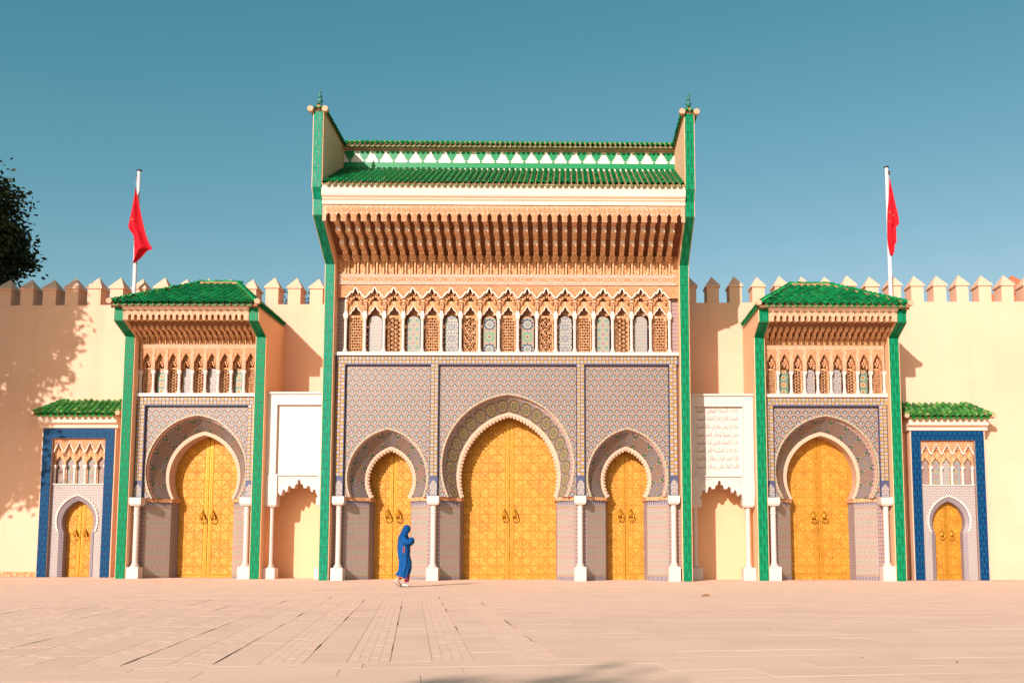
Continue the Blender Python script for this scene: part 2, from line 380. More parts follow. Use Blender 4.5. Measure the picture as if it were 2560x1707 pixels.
# ------------------------------------------------------------------ mesh helper
class MB:
    def __init__(s): s.v = []; s.f = []; s.m = []; s.uv = []
    def add(s, pts, faces, m=0, uvs=None):
        b = len(s.v); s.v += [tuple(p) for p in pts]
        for i, f in enumerate(faces):
            s.f.append(tuple(b + q for q in f)); s.m.append(m)
            s.uv.append(uvs[i] if uvs else None)
        return s
    def box(s, x0, x1, y0, y1, z0, z1, m=0):
        p = [(x, y, z) for x in (x0, x1) for y in (y0, y1) for z in (z0, z1)]
        return s.add(p, [(0, 1, 3, 2), (4, 6, 7, 5), (0, 4, 5, 1), (2, 3, 7, 6), (0, 2, 6, 4), (1, 5, 7, 3)], m)
    def prism(s, poly, a0, a1, axis='y', m=0, caps=True):
        n = len(poly)
        if axis == 'y': g = lambda p, a: (p[0], a, p[1])
        elif axis == 'x': g = lambda p, a: (a, p[0], p[1])
        else: g = lambda p, a: (p[0], p[1], a)
        pts = [g(p, a0) for p in poly] + [g(p, a1) for p in poly]
        fs = [(i, (i+1) % n, n + (i+1) % n, n + i) for i in range(n)]
        if caps: fs += [tuple(range(n)), tuple(range(n, 2*n))]
        return s.add(pts, fs, m)
    def ribbon(s, line, w, y0, y1, m=0, closed=False):
        """thin raised strip of width w following a line in the XZ plane"""
        n = len(line); L = []; Rr = []
        for i in range(n):
            a = line[(i-1) % n] if (closed or i > 0) else line[i]
            b = line[(i+1) % n] if (closed or i < n-1) else line[i]
            dx, dz = b[0]-a[0], b[1]-a[1]; l = math.hypot(dx, dz) or 1
            nx, nz = -dz/l*w/2, dx/l*w/2
            L.append((line[i][0]+nx, line[i][1]+nz)); Rr.append((line[i][0]-nx, line[i][1]-nz))
        for i in range(n if closed else n-1):
            j = (i+1) % n
            q = [L[i], L[j], Rr[j], Rr[i]]
            pts = [(p[0], y0, p[1]) for p in q] + [(p[0], y1, p[1]) for p in q]
            s.add(pts, [(0, 1, 2, 3), (0, 1, 5, 4), (2, 3, 7, 6)], m)
        return s
    def loft(s, rows, m=0, close=False, uv=None, capends=False):
        n = len(rows[0]); b = [p for r in rows for p in r]; fs = []; us = []
        for i in range(len(rows)-1):
            for j in range(n if close else n-1):
                k = (j+1) % n
                fs.append((i*n+j, i*n+k, (i+1)*n+k, (i+1)*n+j))
                if uv: us.append((uv[i][j], uv[i][k], uv[i+1][k], uv[i+1][j]))
        if capends and close:
            fs.append(tuple(range(n))); fs.append(tuple((len(rows)-1)*n + j for j in range(n)))
            if uv: us += [None, None]
        return s.add(b, fs, m, us if uv else None)
    def lathe(s, prof, n=12, cx=0, cy=0, m=0):
        rows = [[(cx + r*math.cos(2*math.pi*j/n), cy + r*math.sin(2*math.pi*j/n), z) for j in range(n)] for r, z in prof]
        return s.loft(rows, m, close=True, capends=True)
    def tube(s, path, rad, n=6, m=0):
        rows = []
        for i, p in enumerate(path):
            p = Vector(p); a = Vector(path[max(i-1, 0)]); b = Vector(path[min(i+1, len(path)-1)])
            d = (b-a).normalized(); u = d.orthogonal().normalized(); w = d.cross(u)
            if i == 0: u0 = u
            else:
                u = (u0 - d*u0.dot(d)).normalized(); w = d.cross(u); u0 = u
            r = rad[i] if isinstance(rad, (list, tuple)) else rad
            rows.append([tuple(p + u*r*math.cos(2*math.pi*j/n) + w*r*math.sin(2*math.pi*j/n)) for j in range(n)])
        return s.loft(rows, m, close=True, capends=True)
    def mesh(s, name, mats, smooth=False, recalc=True):
        me = bpy.data.meshes.new(name); me.from_pydata(s.v, [], s.f)
        for mm in mats: me.materials.append(MATS[mm])
        me.polygons.foreach_set('material_index', s.m)
        if any(u is not None for u in s.uv):
            ul = me.uv_layers.new(name='UVMap')
            for p, u in zip(me.polygons, s.uv):
                if u is not None:
                    for li, q in zip(p.loop_indices, u): ul.data[li].uv = q
        if recalc:
            bm = bmesh.new(); bm.from_mesh(me); bmesh.ops.recalc_face_normals(bm, faces=bm.faces); bm.to_mesh(me); bm.free()
        if smooth:
            for p in me.polygons: p.use_smooth = True
        me.update(); return me
    def build(s, name, mats, parent=None, loc=(0, 0, 0), smooth=False, kind=None, recalc=True):
        if isinstance(mats, str): mats = [mats]
        return obj(name, s.mesh(name, mats, smooth, recalc), parent, loc, kind)
def obj(name, me, parent=None, loc=(0, 0, 0), kind=None, rotz=0.0):
    o = bpy.data.objects.new(name, me); COL.objects.link(o); o.location = loc
    if rotz: o.rotation_euler = (0, 0, rotz)
    if parent: o.parent = parent
    if kind: o['kind'] = kind
    return o
def empty(name, loc, label=None, cat=None, group=None):
    o = bpy.data.objects.new(name, None); COL.objects.link(o); o.location = loc; o.empty_display_size = .3
    tag(o, label, cat, group); return o
def tag(o, label=None, cat=None, group=None):
    if label: o['label'] = label
    if cat: o['category'] = cat
    if group: o['group'] = group
    return o
KIDS = {}
def copy_tree(o, parent=None):
    kids = {}
    for c in bpy.data.objects:
        if c.parent: kids.setdefault(c.parent.name, []).append(c)
    def rec(a, p):
        c = a.copy(); COL.objects.link(c); c.parent = p
        for ch in kids.get(a.name, []): rec(ch, c)
        return c
    return rec(o, parent)
def arch(cx, r, e, zc, zs, n=28):
    """pointed horseshoe arch: points from the left springing over the apex to the right springing"""
    rad = r + e; f0 = math.asin((zs-zc)/rad); f1 = math.acos(e/rad)
    L = []
    for i in range(n+1):
        f = f0 + (f1-f0)*i/n
        L.append((e - rad*math.cos(f), zc + rad*math.sin(f)))
    return [(cx+x, z) for x, z in L] + [(cx-x, z) for x, z in L[-2::-1]]
def arclen(pts):
    d = [0]
    for a, b in zip(pts, pts[1:]): d.append(d[-1] + math.hypot(b[0]-a[0], b[1]-a[1]))
    return d
def scallop(pts, n, depth):
    """resample an arch curve and push it inwards in n small lobes"""
    d = arclen(pts); T = d[-1]; out = []; per = 6
    cx = sum(p[0] for p in pts)/len(pts); cz = min(p[1] for p in pts)*.5 + max(p[1] for p in pts)*.5 - .1
    for i in range(n*per+1):
        t = T*i/(n*per); k = max(0, min(len(d)-2, next((j for j in range(len(d)-1) if d[j+1] >= t-1e-9), len(d)-2)))
        f = (t-d[k])/(d[k+1]-d[k]); p = (pts[k][0]+(pts[k+1][0]-pts[k][0])*f, pts[k][1]+(pts[k+1][1]-pts[k][1])*f)
        tx, tz = pts[k+1][0]-pts[k][0], pts[k+1][1]-pts[k][1]; l = math.hypot(tx, tz); nx, nz = tz/l, -tx/l
        a = depth*abs(math.sin(math.pi*i/per))**.6
        out.append((p[0]+nx*a, p[1]+nz*a))
    return out

# ------------------------------------------------------------------ ground
GS = -0.0075                                         # the square falls gently towards the right
def gz(x): return GS*x
PA = R_(9.07)                                        # the paving is laid askew to the gates
def pv(a, b):                                        # paving frame -> world (a across strips, b along strips)
    return (a*math.cos(PA) - b*math.sin(PA), a*math.sin(PA) + b*math.cos(PA))
def build_ground():
    # tilted sheet: near part follows the fall, far parts level
    mb = MB(); xs = [-900, -60, 60, 900]; zz = [gz(-60)-.005, gz(-60)-.005, gz(60)-.005, gz(60)-.005]
    rows = [[(x, y, h) for x, h in zip(xs, zz)] for y in (-900, 900)]
    mb.loft(rows); g = mb.build('plaza_ground', 'dark joint', kind='structure', recalc=False)
    JB = -.014
    def slab_pts(a0, a1, b0, b1, top, dz=0.0, tilt=(0, 0)):
        P = []
        for (a, b) in ((a0, b0), (a1, b0), (a1, b1), (a0, b1)):
            x, y = pv(a, b); P.append((x, y, gz(x) + top + dz + tilt[0]*(a-(a0+a1)/2) + tilt[1]*(b-(b0+b1)/2)))
        for (a, b) in ((a0, b0), (a1, b0), (a1, b1), (a0, b1)):
            x, y = pv(a, b); P.append((x, y, gz(x) - .022))
        return P
    FC = [(0, 1, 2, 3), (0, 4, 5, 1), (1, 5, 6, 2), (2, 6, 7, 3), (3, 7, 4, 0)]
    slabs = []; bricks = MB(); rest = MB(); cracks = MB()
    def inview(a0, a1, b0, b1):
        x, y = pv((a0+a1)/2, (b0+b1)/2); d = y + CAMD
        return d > 3.5 and y < 1.2 and abs(x - CAMX + .053*d) < d*.66 + 2.0
    def slab(a0, a1, b0, b1):
        if not inview(a0, a1, b0, b1): return
        x, y = pv((a0+a1)/2, (b0+b1)/2)
        slabs.append((y + CAMD, (a0, a1, b0, b1)))
    # strips: a narrow run of slabs and a narrow run of bricks, to the left of the middle
    PER = .735; a_edge = -1.90; near = -23.8; far = -12.4
    k = 0
    while k < 46:
        a1 = a_edge - k*PER; a0 = a1 - PER; am = a0 + .37
        b = near - random.random()*.4
        while b < far - .02:
            L = min(random.uniform(.75, 1.15), far - b)
            slab(a0 + .007, am - .004, b + .003, b + L - .003); b += L
        nb = 4; w = (a1 - am)/nb
        for q in range(nb):
            b = near - random.random()*.2
            while b < far - .02:
                L = min(random.uniform(.21, .27), far - b)
                if inview(am, a1, b, b+L):
                    bricks.add(slab_pts(am + q*w + .0013, am + (q+1)*w - .0013, b + .0015, b + L - .0015, -.0004, random.uniform(-.0008, .0008)), FC)
                b += L
        # open joint along the brick run
        b = near
        while b < far:
            L = random.uniform(.5, 1.6)
            if random.random() < .34 and inview(a1, a1+.02, b, b+L):
                w0 = random.uniform(.002, .009); n_ = 7
                ed = [[], []]
                for q_ in range(n_+1):
                    ww = w0*(math.sin(math.pi*q_/n_)**.5)*random.uniform(.5, 1.2) + .0004; off = random.uniform(-.002, .002)
                    for e_, sg in ((0, -1), (1, 1)):
                        x_, y_ = pv(a1 + off + sg*ww, b + L*q_/n_); ed[e_].append((x_, y_, gz(x_) + .0035))
                cracks.loft(ed)
            b += L
        k += 1
    # large slabs in rows across, to the right and in the foreground
    b = near; row = 0
    while b < 12:
        d = random.uniform(.42, .62)
        a = a_edge + .004 if b < far - .01 else -40.0 + random.random()
        if b < far - .01 and b + d > far: d = far - b
        first = True
        while a < 36:
            L = random.uniform(.9, 2.1) if not first else random.uniform(.4, 1.6)
            slab(a + .0025, a + L - .0025, b + .0025, b + d - .0025); a += L; first = False
        b += d; row += 1
    b = near
    while b > -34:
        d = random.uniform(.42, .6); a = -16 - random.random()
        while a < 16:
            L = random.uniform(.9, 1.9)
            slab(a + .003, a + L - .003, b - d + .003, b - .003); a += L
        b -= d
    slabs.sort(key=lambda s: s[0])
    for i, (dist, (a0, a1, b0, b1)) in enumerate(slabs):
        P = slab_pts(a0, a1, b0, b1, 0.0, random.uniform(-.0008, .0008), (random.uniform(-.0006, .0006), random.uniform(-.0008, .0008)))
        if i < 300:
            mb = MB(); mb.add(P, FC); mb.build('paving_slab', 'paving stone', g, recalc=False)
        else: rest.add(P, FC)
    rest.build('paving_slabs', 'paving stone', g, kind='stuff', recalc=False)
    bricks.build('paving_bricks', 'paving stone', g, kind='stuff', recalc=False)
    cracks.build('open_joints', 'crack joint', g, kind='stuff', recalc=False)
build_ground()

# ------------------------------------------------------------------ battlement wall
WY = 2.4
def wtop(x): return 10.12 + .0068*x
def build_wall():
    w = empty('battlement_wall', (0, WY, 0), 'long cream battlemented wall with pyramid-capped merlons behind the gates', 'wall')
    mb = MB(); xs = [-60, -40, 40, 60]
    mb.prism([(-60, -.8), (60, -.8), (60, wtop(60)), (-60, wtop(-60))], 0, .7)
    mb.build('wall_body', 'cream plaster', w)
    mb = MB(); mb.box(-60, -16.75, -.10, -.004, -.8, .30); mb.build('plinth', 'plain stucco', w)
    def merlon(wd):
        m = MB(); h = wd/2
        m.box(-h, h, .0, .66, -.02, .62)
        c = .045
        m.add([(-h-c, -c, .60), (h+c, -c, .60), (h+c, .66+c, .60), (-h-c, .66+c, .60), (-h-c, -c, .66), (h+c, -c, .66), (h+c, .66+c, .66), (-h-c, .66+c, .66), (0, .33, 1.09)],
              [(0, 1, 2, 3), (0, 1, 5, 4), (1, 2, 6, 5), (2, 3, 7, 6), (3, 0, 4, 7), (4, 5, 8), (5, 6, 8), (6, 7, 8), (7, 4, 8)])
        return m.mesh('merlon', ['cream plaster'])
    me = merlon(.47)
    x = -24.35; xs = []
    while x < -5.8: xs.append(x); x += .812
    x = 6.57
    while x < 27: xs.append(x); x += .857
    for x in xs:
        o = obj('merlon', me, w, (x, .015, wtop(x))); s = random.uniform(.97, 1.03)
        o.scale = (s, 1, random.uniform(.96, 1.04)); o.rotation_euler = (0, random.uniform(-.01, .01), 0)
build_wall()

# ------------------------------------------------------------------ roofs
TILES = {}
def tile_mesh(slope, L, r, m):
    key = (round(slope, 4), L, r, m)
    if key in TILES: return TILES[key]
    d = Vector((0, math.cos(slope), math.sin(slope))); n = Vector((0, -math.sin(slope), math.cos(slope)))
    mb = MB(); rows = []; N = 6
    for t, rr, lift in ((0, r, .028), (L, r*.84, .004)):
        rows.append([tuple(d*t + n*(lift + rr*.95*math.sin(math.pi*j/N)) + Vector((rr*math.cos(math.pi*j/N), 0, 0))) for j in range(N+1)])
    inner = [tuple(n*(.028 + (r-.014)*.95*math.sin(math.pi*j/N)) + Vector(((r-.014)*math.cos(math.pi*j/N), 0, 0)) + d*.0) for j in range(N+1)]
    inner2 = [tuple(Vector(p) + d*.10 - n*.01) for p in inner]
    mb.loft(rows); mb.loft([rows[0], inner]); mb.loft([inner, inner2])
    me = mb.mesh('roof_tile', [m], smooth=False, recalc=False)
    TILES[key] = (me, mb); return TILES[key]
def put_tiles(parent, spots, slope, L, r, m, limit, stuffmb, rotz=0.0, name='roof_tile', n0=0):
    """spots: local positions of the lower ends"""
    me, src = tile_mesh(slope, L, r, m); n = n0
    c, s = math.cos(rotz), math.sin(rotz)
    for p in spots:
        if n < limit:
            o = obj(name, me, parent, p, rotz=rotz + random.uniform(-.045, .045)); o.scale = (random.uniform(.93, 1.06), 1, random.uniform(.9, 1.1)); n += 1
        else:
            j = random.uniform(.94, 1.06)
            stuffmb.add([(p[0] + (v[0]*c - v[1]*s)*j, p[1] + (v[0]*s + v[1]*c), p[2] + v[2]*j) for v in src.v], src.f)
    return n
def pan_row(mb, pts, slope, r, dirx=(1, 0), diry=(0, 1)):
    """upturned pan tiles showing at the eaves"""
    for p in pts:
        rows = []
        for t, rr in ((-.05, r), (.30, r)):
            rows.append([(p[0] + dirx[0]*rr*math.cos(math.pi*j/6) + diry[0]*t*math.cos(slope), p[1] + dirx[1]*rr*math.cos(math.pi*j/6) + diry[1]*t*math.cos(slope),
                          p[2] + t*math.sin(slope) + .045 - rr*.8*math.sin(math.pi*j/6)) for j in range(7)])
        mb.loft(rows)
        o = [tuple(Vector(q) + Vector((0, 0, -.018))) for q in rows[0]]; mb.loft([rows[0], o])
def ridge_run(parent, p0, p1, r, m, name='ridge_tile', ex=.22):
    """cover tiles laid along a hip or ridge line, on a bed of mortar"""
    p0, p1 = Vector(p0), Vector(p1); d = (p1-p0); L = d.length; d.normalize()
    side = Vector((d.y, -d.x, 0)).normalized(); up = side.cross(d)
    if up.z < 0: up = -up
    bed = MB(); q = []
    for t in (0, L): q += [tuple(p0 + d*t + side*s*r*.85 + up*h) for s, h in ((-1, -.12), (1, -.12), (1, .02), (-1, .02))]
    bed.add(q, [(0, 1, 2, 3), (4, 5, 6, 7), (0, 1, 5, 4), (1, 2, 6, 5), (2, 3, 7, 6), (3, 0, 4, 7)]); bed.build('ridge_mortar', 'mortar', parent)
    mb = MB(); rows = []
    for t, rr, lf in ((0, r, .03), (ex*1.35, r*.84, .0)):
        rows.append([tuple(d*t + up*(lf + rr*math.sin(math.pi*j/6)) + side*rr*math.cos(math.pi*j/6)) for j in range(7)])
    mb.loft(rows); mb.loft([rows[0], [tuple(up*.03 + (Vector(v)-up*.03)*.82) for v in rows[0]]])
    me = mb.mesh('ridge_tile', [m], recalc=False)
    n = int(L/ex)
    for i in range(n): obj(name, me, parent, tuple(p0 + d*(L*i/n)))
def disc_cap(parent, p, r, name='end_cap'):
    mb = MB(); rows = [[(rr*math.cos(2*math.pi*j/12), y, rr*math.sin(2*math.pi*j/12)) for j in range(12)] for rr, y in ((r, .12), (r, .0), (r*.9, -.012))]
    mb.loft(rows, close=True, capends=True); return mb.build(name, 'pale stucco', parent, p, smooth=False)

# ------------------------------------------------------------------ shared gate pieces
def wing(parent, x0, x1, front, back, top_back, m_tile, piece=.58):
    """side fin of a gate: a plastered slab whose stepped front edge is faced with glazed relief tiles"""
    w = MB(); poly = list(front) + [(back, front[-1][1] if top_back is None else top_back), (back, -.4)]
    w.prism(poly, x0, x1, axis='x'); body = w.build('wing_wall', 'warm plaster', parent)
    i = .025; th = .022
    for (ya, za), (yb, zb) in zip(front, front[1:]):
        L = math.hypot(yb-ya, zb-za); n = max(1, round(L/piece)); dy, dz = (yb-ya)/L, (zb-za)/L; ny, nz = -dz, dy
        for k in range(n):
            s0, s1 = L*k/n + .003, L*(k+1)/n - .003
            q = []
            for s_, t_ in ((s0, -.004), (s1, -.004), (s1, th), (s0, th)): q.append((ya + dy*s_ + ny*t_, za + dz*s_ + nz*t_))
            m = MB(); m.prism(q, x0 + i, x1 - i, axis='x'); m.build('glazed_tile', m_tile, body)
    return body
def column(name_mat, h0, cap0, top, shaft_r, ped, capw, depth):
    """slender marble column: square pedestal, turned base, shaft, necking and block capital"""
    m = MB(); p = ped/2; c = capw/2
    m.box(-p, p, -p, p, -.3, h0)
    m.lathe([(shaft_r*1.75, h0), (shaft_r*1.8, h0+.03), (shaft_r*1.35, h0+.06), (shaft_r*1.45, h0+.085), (shaft_r*1.06, h0+.12), (shaft_r, h0+.2), (shaft_r, cap0-.30), (shaft_r*1.22, cap0-.285), (shaft_r*1.22, cap0-.255), (shaft_r, cap0-.24), (shaft_r*1.02, cap0-.06), (shaft_r*1.4, cap0-.01)], 14)
    m.add([(-c*.8, -c*.8, cap0-.01), (c*.8, -c*.8, cap0-.01), (c*.8, c*.8, cap0-.01), (-c*.8, c*.8, cap0-.01), (-c, -c, cap0+.06), (c, -c, cap0+.06), (c, c, cap0+.06), (-c, c, cap0+.06), (-c, -c, top), (c, -c, top), (c, c, top), (-c, c, top)],
          [(0, 1, 2, 3), (0, 1, 5, 4), (1, 2, 6, 5), (2, 3, 7, 6), (3, 0, 4, 7), (4, 5, 9, 8), (5, 6, 10, 9), (6, 7, 11, 10), (7, 4, 8, 11), (8, 9, 10, 11)])
    return m.mesh('column', [name_mat])
KN = None
def knocker_mesh():
    global KN
    if KN: return KN
    m = MB()
    star = []
    for k in range(16):
        a = math.pi*2*k/16 + math.pi/16; r = .085 if k % 2 == 0 else .055
        star.append((r*math.cos(a), .10 + r*1.25*math.sin(a)))
    m.prism(star, -.05, .0)
    for a0 in (math.pi/2,):
        m.add([(-.02, -.04, .19), (.02, -.04, .19), (0, -.04, .28), (-.02, 0, .19), (.02, 0, .19), (0, 0, .28)], [(0, 1, 2), (3, 4, 5), (0, 1, 4, 3), (1, 2, 5, 4), (2, 0, 3, 5)])
    rows = [[(r*math.cos(2*math.pi*j/14), y, .02 + r*math.sin(2*math.pi*j/14)) for j in range(14)] for r, y in ((.10, -.05), (.105, -.10), (.07, -.135), (.03, -.15), (.012, -.17))]
    m.loft(rows, close=True, capends=True)
    rows = []
    for i in range(17):
        a = 2*math.pi*i/16; c = Vector((.105*math.cos(a), -.13 + .03*math.sin(a), -.08 + .115*math.sin(a)))
        rad = Vector((math.cos(a), 0, math.sin(a))); rows.append([tuple(c + rad*.022*math.cos(2*math.pi*j/6) + Vector((0, .022*math.sin(2*math.pi*j/6), 0))) for j in range(6)])
    m.loft(rows, close=True)
    KN = m.mesh('knocker', ['plain brass'], smooth=True); return KN
def arch_gate(parent, cx, panel, zs, outer, inner, opn, y0, y1, yd, teeth, medal, nmed, kz, jw, pz0=-.3, step=.20):
    (x0, x1, zt) = panel; N = 28
    OA = arch(cx, *outer, zs, N); IA = arch(cx, *inner, zs, N); PA_ = arch(cx, *opn, zs, N)
    # spandrel panel with the horseshoe cut out
    m = MB(); m.prism([(x0, zs), (x0, zt), (x1, zt), (x1, zs)] + OA[::-1], y0, y0+.06); m.build('spandrel_panel', 'spandrel mosaic', parent)
    # ring of small tiles round the arch
    m = MB(); d = arclen(OA); rows = [[], []]; uv = [[], []]
    for i, p in enumerate(OA):
        a = OA[max(i-1, 0)]; b = OA[min(i+1, len(OA)-1)]; tx, tz = b[0]-a[0], b[1]-a[1]; l = math.hypot(tx, tz)
        nx, nz = -tz/l, tx/l
        rows[0].append((p[0], y0-.014, p[1])); rows[1].append((min(max(p[0] + nx*.06, x0+.006), x1-.006), y0-.014, p[1] + nz*.06))
        uv[0].append((d[i]/.13, 0)); uv[1].append((d[i]/.13, 1))
    m.loft(rows, uv=uv)
    m.loft([rows[0], [(x, y0+.02, z) for x, y, z in rows[0]]]); m.loft([rows[1], [(x, y0+.02, z) for x, y, z in rows[1]]])
    m.build('arch_ring', 'arch ring tiles', parent)
    # stepped then splayed soffit of the arch
    k = .93
    SA = [(cx + (p[0]-cx)*.965, zs + (p[1]-zs)*.975) for p in OA]
    m = MB(); m.loft([[(p[0], y0+.002, p[1]) for p in OA], [(p[0], y0+step, p[1]) for p in OA], [(p[0], y0+step, p[1]) for p in SA]]); m.build('arch_reveal', 'edge mosaic', parent)
    m = MB(); u = [[(q/d[-1]*nmed, v) for q in d] for v in (0, 1)]
    m.loft([[(p[0], y0+step, p[1]) for p in SA], [(p[0], y1, p[1]) for p in IA]], uv=u); m.build('arch_soffit', medal, parent)
    # scalloped plaster moulding
    if teeth:
        SC = scallop(PA_, teeth, .065); dS = arclen(SC); dI = arclen(IA); ia = []
        for q in dS:
            t = q/dS[-1]*dI[-1]; j = next((j for j in range(len(dI)-1) if dI[j+1] >= t-1e-9), len(dI)-2); f = (t-dI[j])/(dI[j+1]-dI[j])
            ia.append((IA[j][0] + (IA[j+1][0]-IA[j][0])*f, IA[j][1] + (IA[j+1][1]-IA[j][1])*f))
        # outer part plain, teeth behind the edge
        mid = [((a[0]*.45 + b[0]*.55), (a[1]*.45 + b[1]*.55)) for a, b in zip(ia, SC)]
        m = MB(); m.loft([[(p[0], y1+.02, p[1]) for p in ia], [(p[0], y1-.03, p[1]) for p in ia], [(p[0], y1-.03, p[1]) for p in mid], [(p[0], y1+.01, p[1]) for p in SC], [(p[0], y1+.11, p[1]) for p in SC]])
    else:
        m = MB(); m.loft([[(p[0], y1+.02, p[1]) for p in IA], [(p[0], y1-.03, p[1]) for p in IA], [(p[0], y1-.03, p[1]) for p in PA_], [(p[0], yd-.02, p[1]) for p in PA_]])
    m.build('arch_moulding', 'arch plaster', parent)
    # splayed jambs, ledges and narrow inner reveals
    for s in (-1, 1):
        xo = cx + s*jw; xi = IA[0][0] if s < 0 else IA[-1][0]; xd = cx + s*(abs(PA_[0][0]-cx) + .03)
        wj = math.hypot(xi-xo, y1-y0)
        m = MB(); m.add([(xo, y0+.05, pz0), (xi, y1, pz0), (xi, y1, zs-.12), (xo, y0+.05, zs-.12)], [(0, 1, 2, 3)], 0, [((0, pz0), (wj, pz0), (wj, zs-.12), (0, zs-.12))])
        jb = m.build('jamb_panel', 'jamb mosaic', parent)
        m = MB(); m.add([(xi, y1, pz0), (xd, yd, pz0), (xd, yd, zs-.12), (xi, y1, zs-.12)], [(0, 1, 2, 3)], 0, [((0, pz0), (.16, pz0), (.16, zs-.12), (0, zs-.12))])
        m.build('inner_reveal', 'border mosaic', jb)
        ex = s*-.05
        m = MB(); a = [(xo, y0+.03), (xi + ex, y1 - .05), (xd + ex, yd-.02), (xd - ex*4, yd+.02), (xo - ex*2, y0 + .10)]
        m.prism(a, zs-.125, zs-.005, axis='z'); m.build('impost_ledge', 'plain stucco', parent)
    # two brass leaves
    DA = arch(cx, opn[0]+.06, opn[1], opn[2], zs-.01, N); ap = DA[N]
    for s in (-1, 1):
        half = DA[:N+1] if s < 0 else DA[N:][::-1]
        hb = abs(PA_[0][0]-cx) + .05
        poly = [(cx + s*hb, pz0), (cx + s*hb, half[0][1])] + half + [(cx + s*.007, ap[1]), (cx + s*.007, pz0)]
        poly = [(cx + s*max(.007, abs(p[0]-cx)), p[1]) for p in poly]
        seen = []
        for p in poly:
            if not seen or math.hypot(p[0]-seen[-1][0], p[1]-seen[-1][1]) > 1e-4: seen.append(p)
        m = MB(); m.prism(seen, yd, yd+.05); leaf = m.build('door_leaf', 'brass', parent)
        m = MB(); zt_ = ap[1]-.15
        for xx in (.035, .105): m.box(cx + s*xx - .012, cx + s*xx + .012, yd-.014, yd-.002, .05, zt_)
        m.box(cx + s*.16, cx + s*(hb-.05), yd-.014, yd-.002, .19, .215)
        m.box(cx + s*.16, cx + s*(hb-.05), yd-.012, yd-.002, .09, .11)
        z = .12
        while z < zt_:
            m.box(cx + s*.07 - .014, cx + s*.07 + .014, yd-.022, yd-.002, z, z+.03); z += .062
        x = .17
        while x < hb-.08:
            m.box(cx + s*x - .014, cx + s*x + .014, yd-.022, yd-.002, .135, .165); x += .062
        m.build('studded_border', 'plain brass', leaf)
        obj('knocker', knocker_mesh(), leaf, (cx + s*.185, yd-.005, kz))
def chequer(parent, y, spots, plates, limit=300, size=.113):
    b = MB()
    for (x0, x1, z0, z1) in plates: b.box(x0, x1, y, y+.16, z0, z1)
    back = b.build('tile_border', 'navy joint', parent)
    m = MB(); h = size/2; t = .014; q = h-.006
    m.add([(-h, .002, -h), (h, .002, -h), (h, .002, h), (-h, .002, h), (-q, -t, -q), (q, -t, -q), (q, -t, q), (-q, -t, q)], [(4, 5, 6, 7), (0, 1, 5, 4), (1, 2, 6, 5), (2, 3, 7, 6), (3, 0, 4, 7)])
    ya = m.mesh('zellige_tile', ['yellow zellige']); wa = m.mesh('zellige_tile', ['white zellige'])
    rest = {0: MB(), 1: MB()}
    for i, (x, z, k) in enumerate(spots):
        if i < limit: obj('zellige_tile', ya if k else wa, back, (x, y, z))
        else: rest[k].add([(v[0]+x, v[1]+y, v[2]+z) for v in m.v], m.f)
    for k in (0, 1):
        if rest[k].v: rest[k].build('zellige_tiles', 'yellow zellige' if k else 'white zellige', back, kind='stuff')
def lattice(kind, w, h, y0, y1, thick=1.0):
    """pierced stucco screen: crossing bars inside a round-headed frame"""
    m = MB(); r = w/2
    def bar(p, q, wd): m.ribbon([p, q], wd, y0, y1)
    def clip(px, pz, dx, dz):
        ts = []
        for (c, d, lo, hi) in ((px, dx, -r, r), (pz, dz, 0, h)):
            if abs(d) < 1e-9: continue
            a, b = (lo-c)/d, (hi-c)/d; ts.append((min(a, b), max(a, b)))
        a = max(t[0] for t in ts); b = min(t[1] for t in ts)
        if b - a > .02: bar((px+dx*a, pz+dz*a), (px+dx*b, pz+dz*b), wd_)
    wd_ = w*(.105 if kind == 0 else .10)*thick
    if kind == 0:
        st = .5*w; k = -4
        while k*st < h + w*1.6:
            clip(-r, k*st, .62, 1.0); clip(r, k*st, -.62, 1.0); k += 1
    elif kind == 1:
        st = .40*w; k = -5
        while k*st < h + w:
            clip(-r, k*st, 1, .62); clip(r, k*st, -1, .62); k += 1
        x = -r + .02
        while x < r: clip(x, 0, 0, 1); x += .33*w
    else:
        k = 0
        while k*.16 < h: clip(-r, k*.16, 1, 0); k += 1
        x = -r + .03
        while x < r: clip(x, 0, 0, 1); x += .11
        k = -4
        while k*.32 < h + w: clip(-r, k*.32, 1, 1); clip(r, k*.32, -1, 1); k += 1
    # frame with round head
    A = [(r*math.cos(math.pi - math.pi*i/12), h - r + r*math.sin(math.pi - math.pi*i/12)) for i in range(13)]
    f = .055
    m.prism([(-r-f, -.04), (-r-f, h+f), (r+f, h+f), (r+f, -.04), (r, -.04), (r, h-r)] + A[::-1][1:] + [(-r, -.04)], y0-.015, y1+.01)
    m.box(-r-f, r+f, y0-.015, y1+.01, -.04, .03)
    return m.mesh('pierced_screen', ['plain stucco'])
def panel_win(k, w, h, y):
    m = MB(); r = w/2
    A = [(r*math.cos(math.pi*i/12), h - r + r*math.sin(math.pi*i/12)) for i in range(13)]
    m.prism([(-r, 0), (r, 0)] + A, y, y+.03)
    return m.mesh('tile_window', ['window mosaic %d' % k])

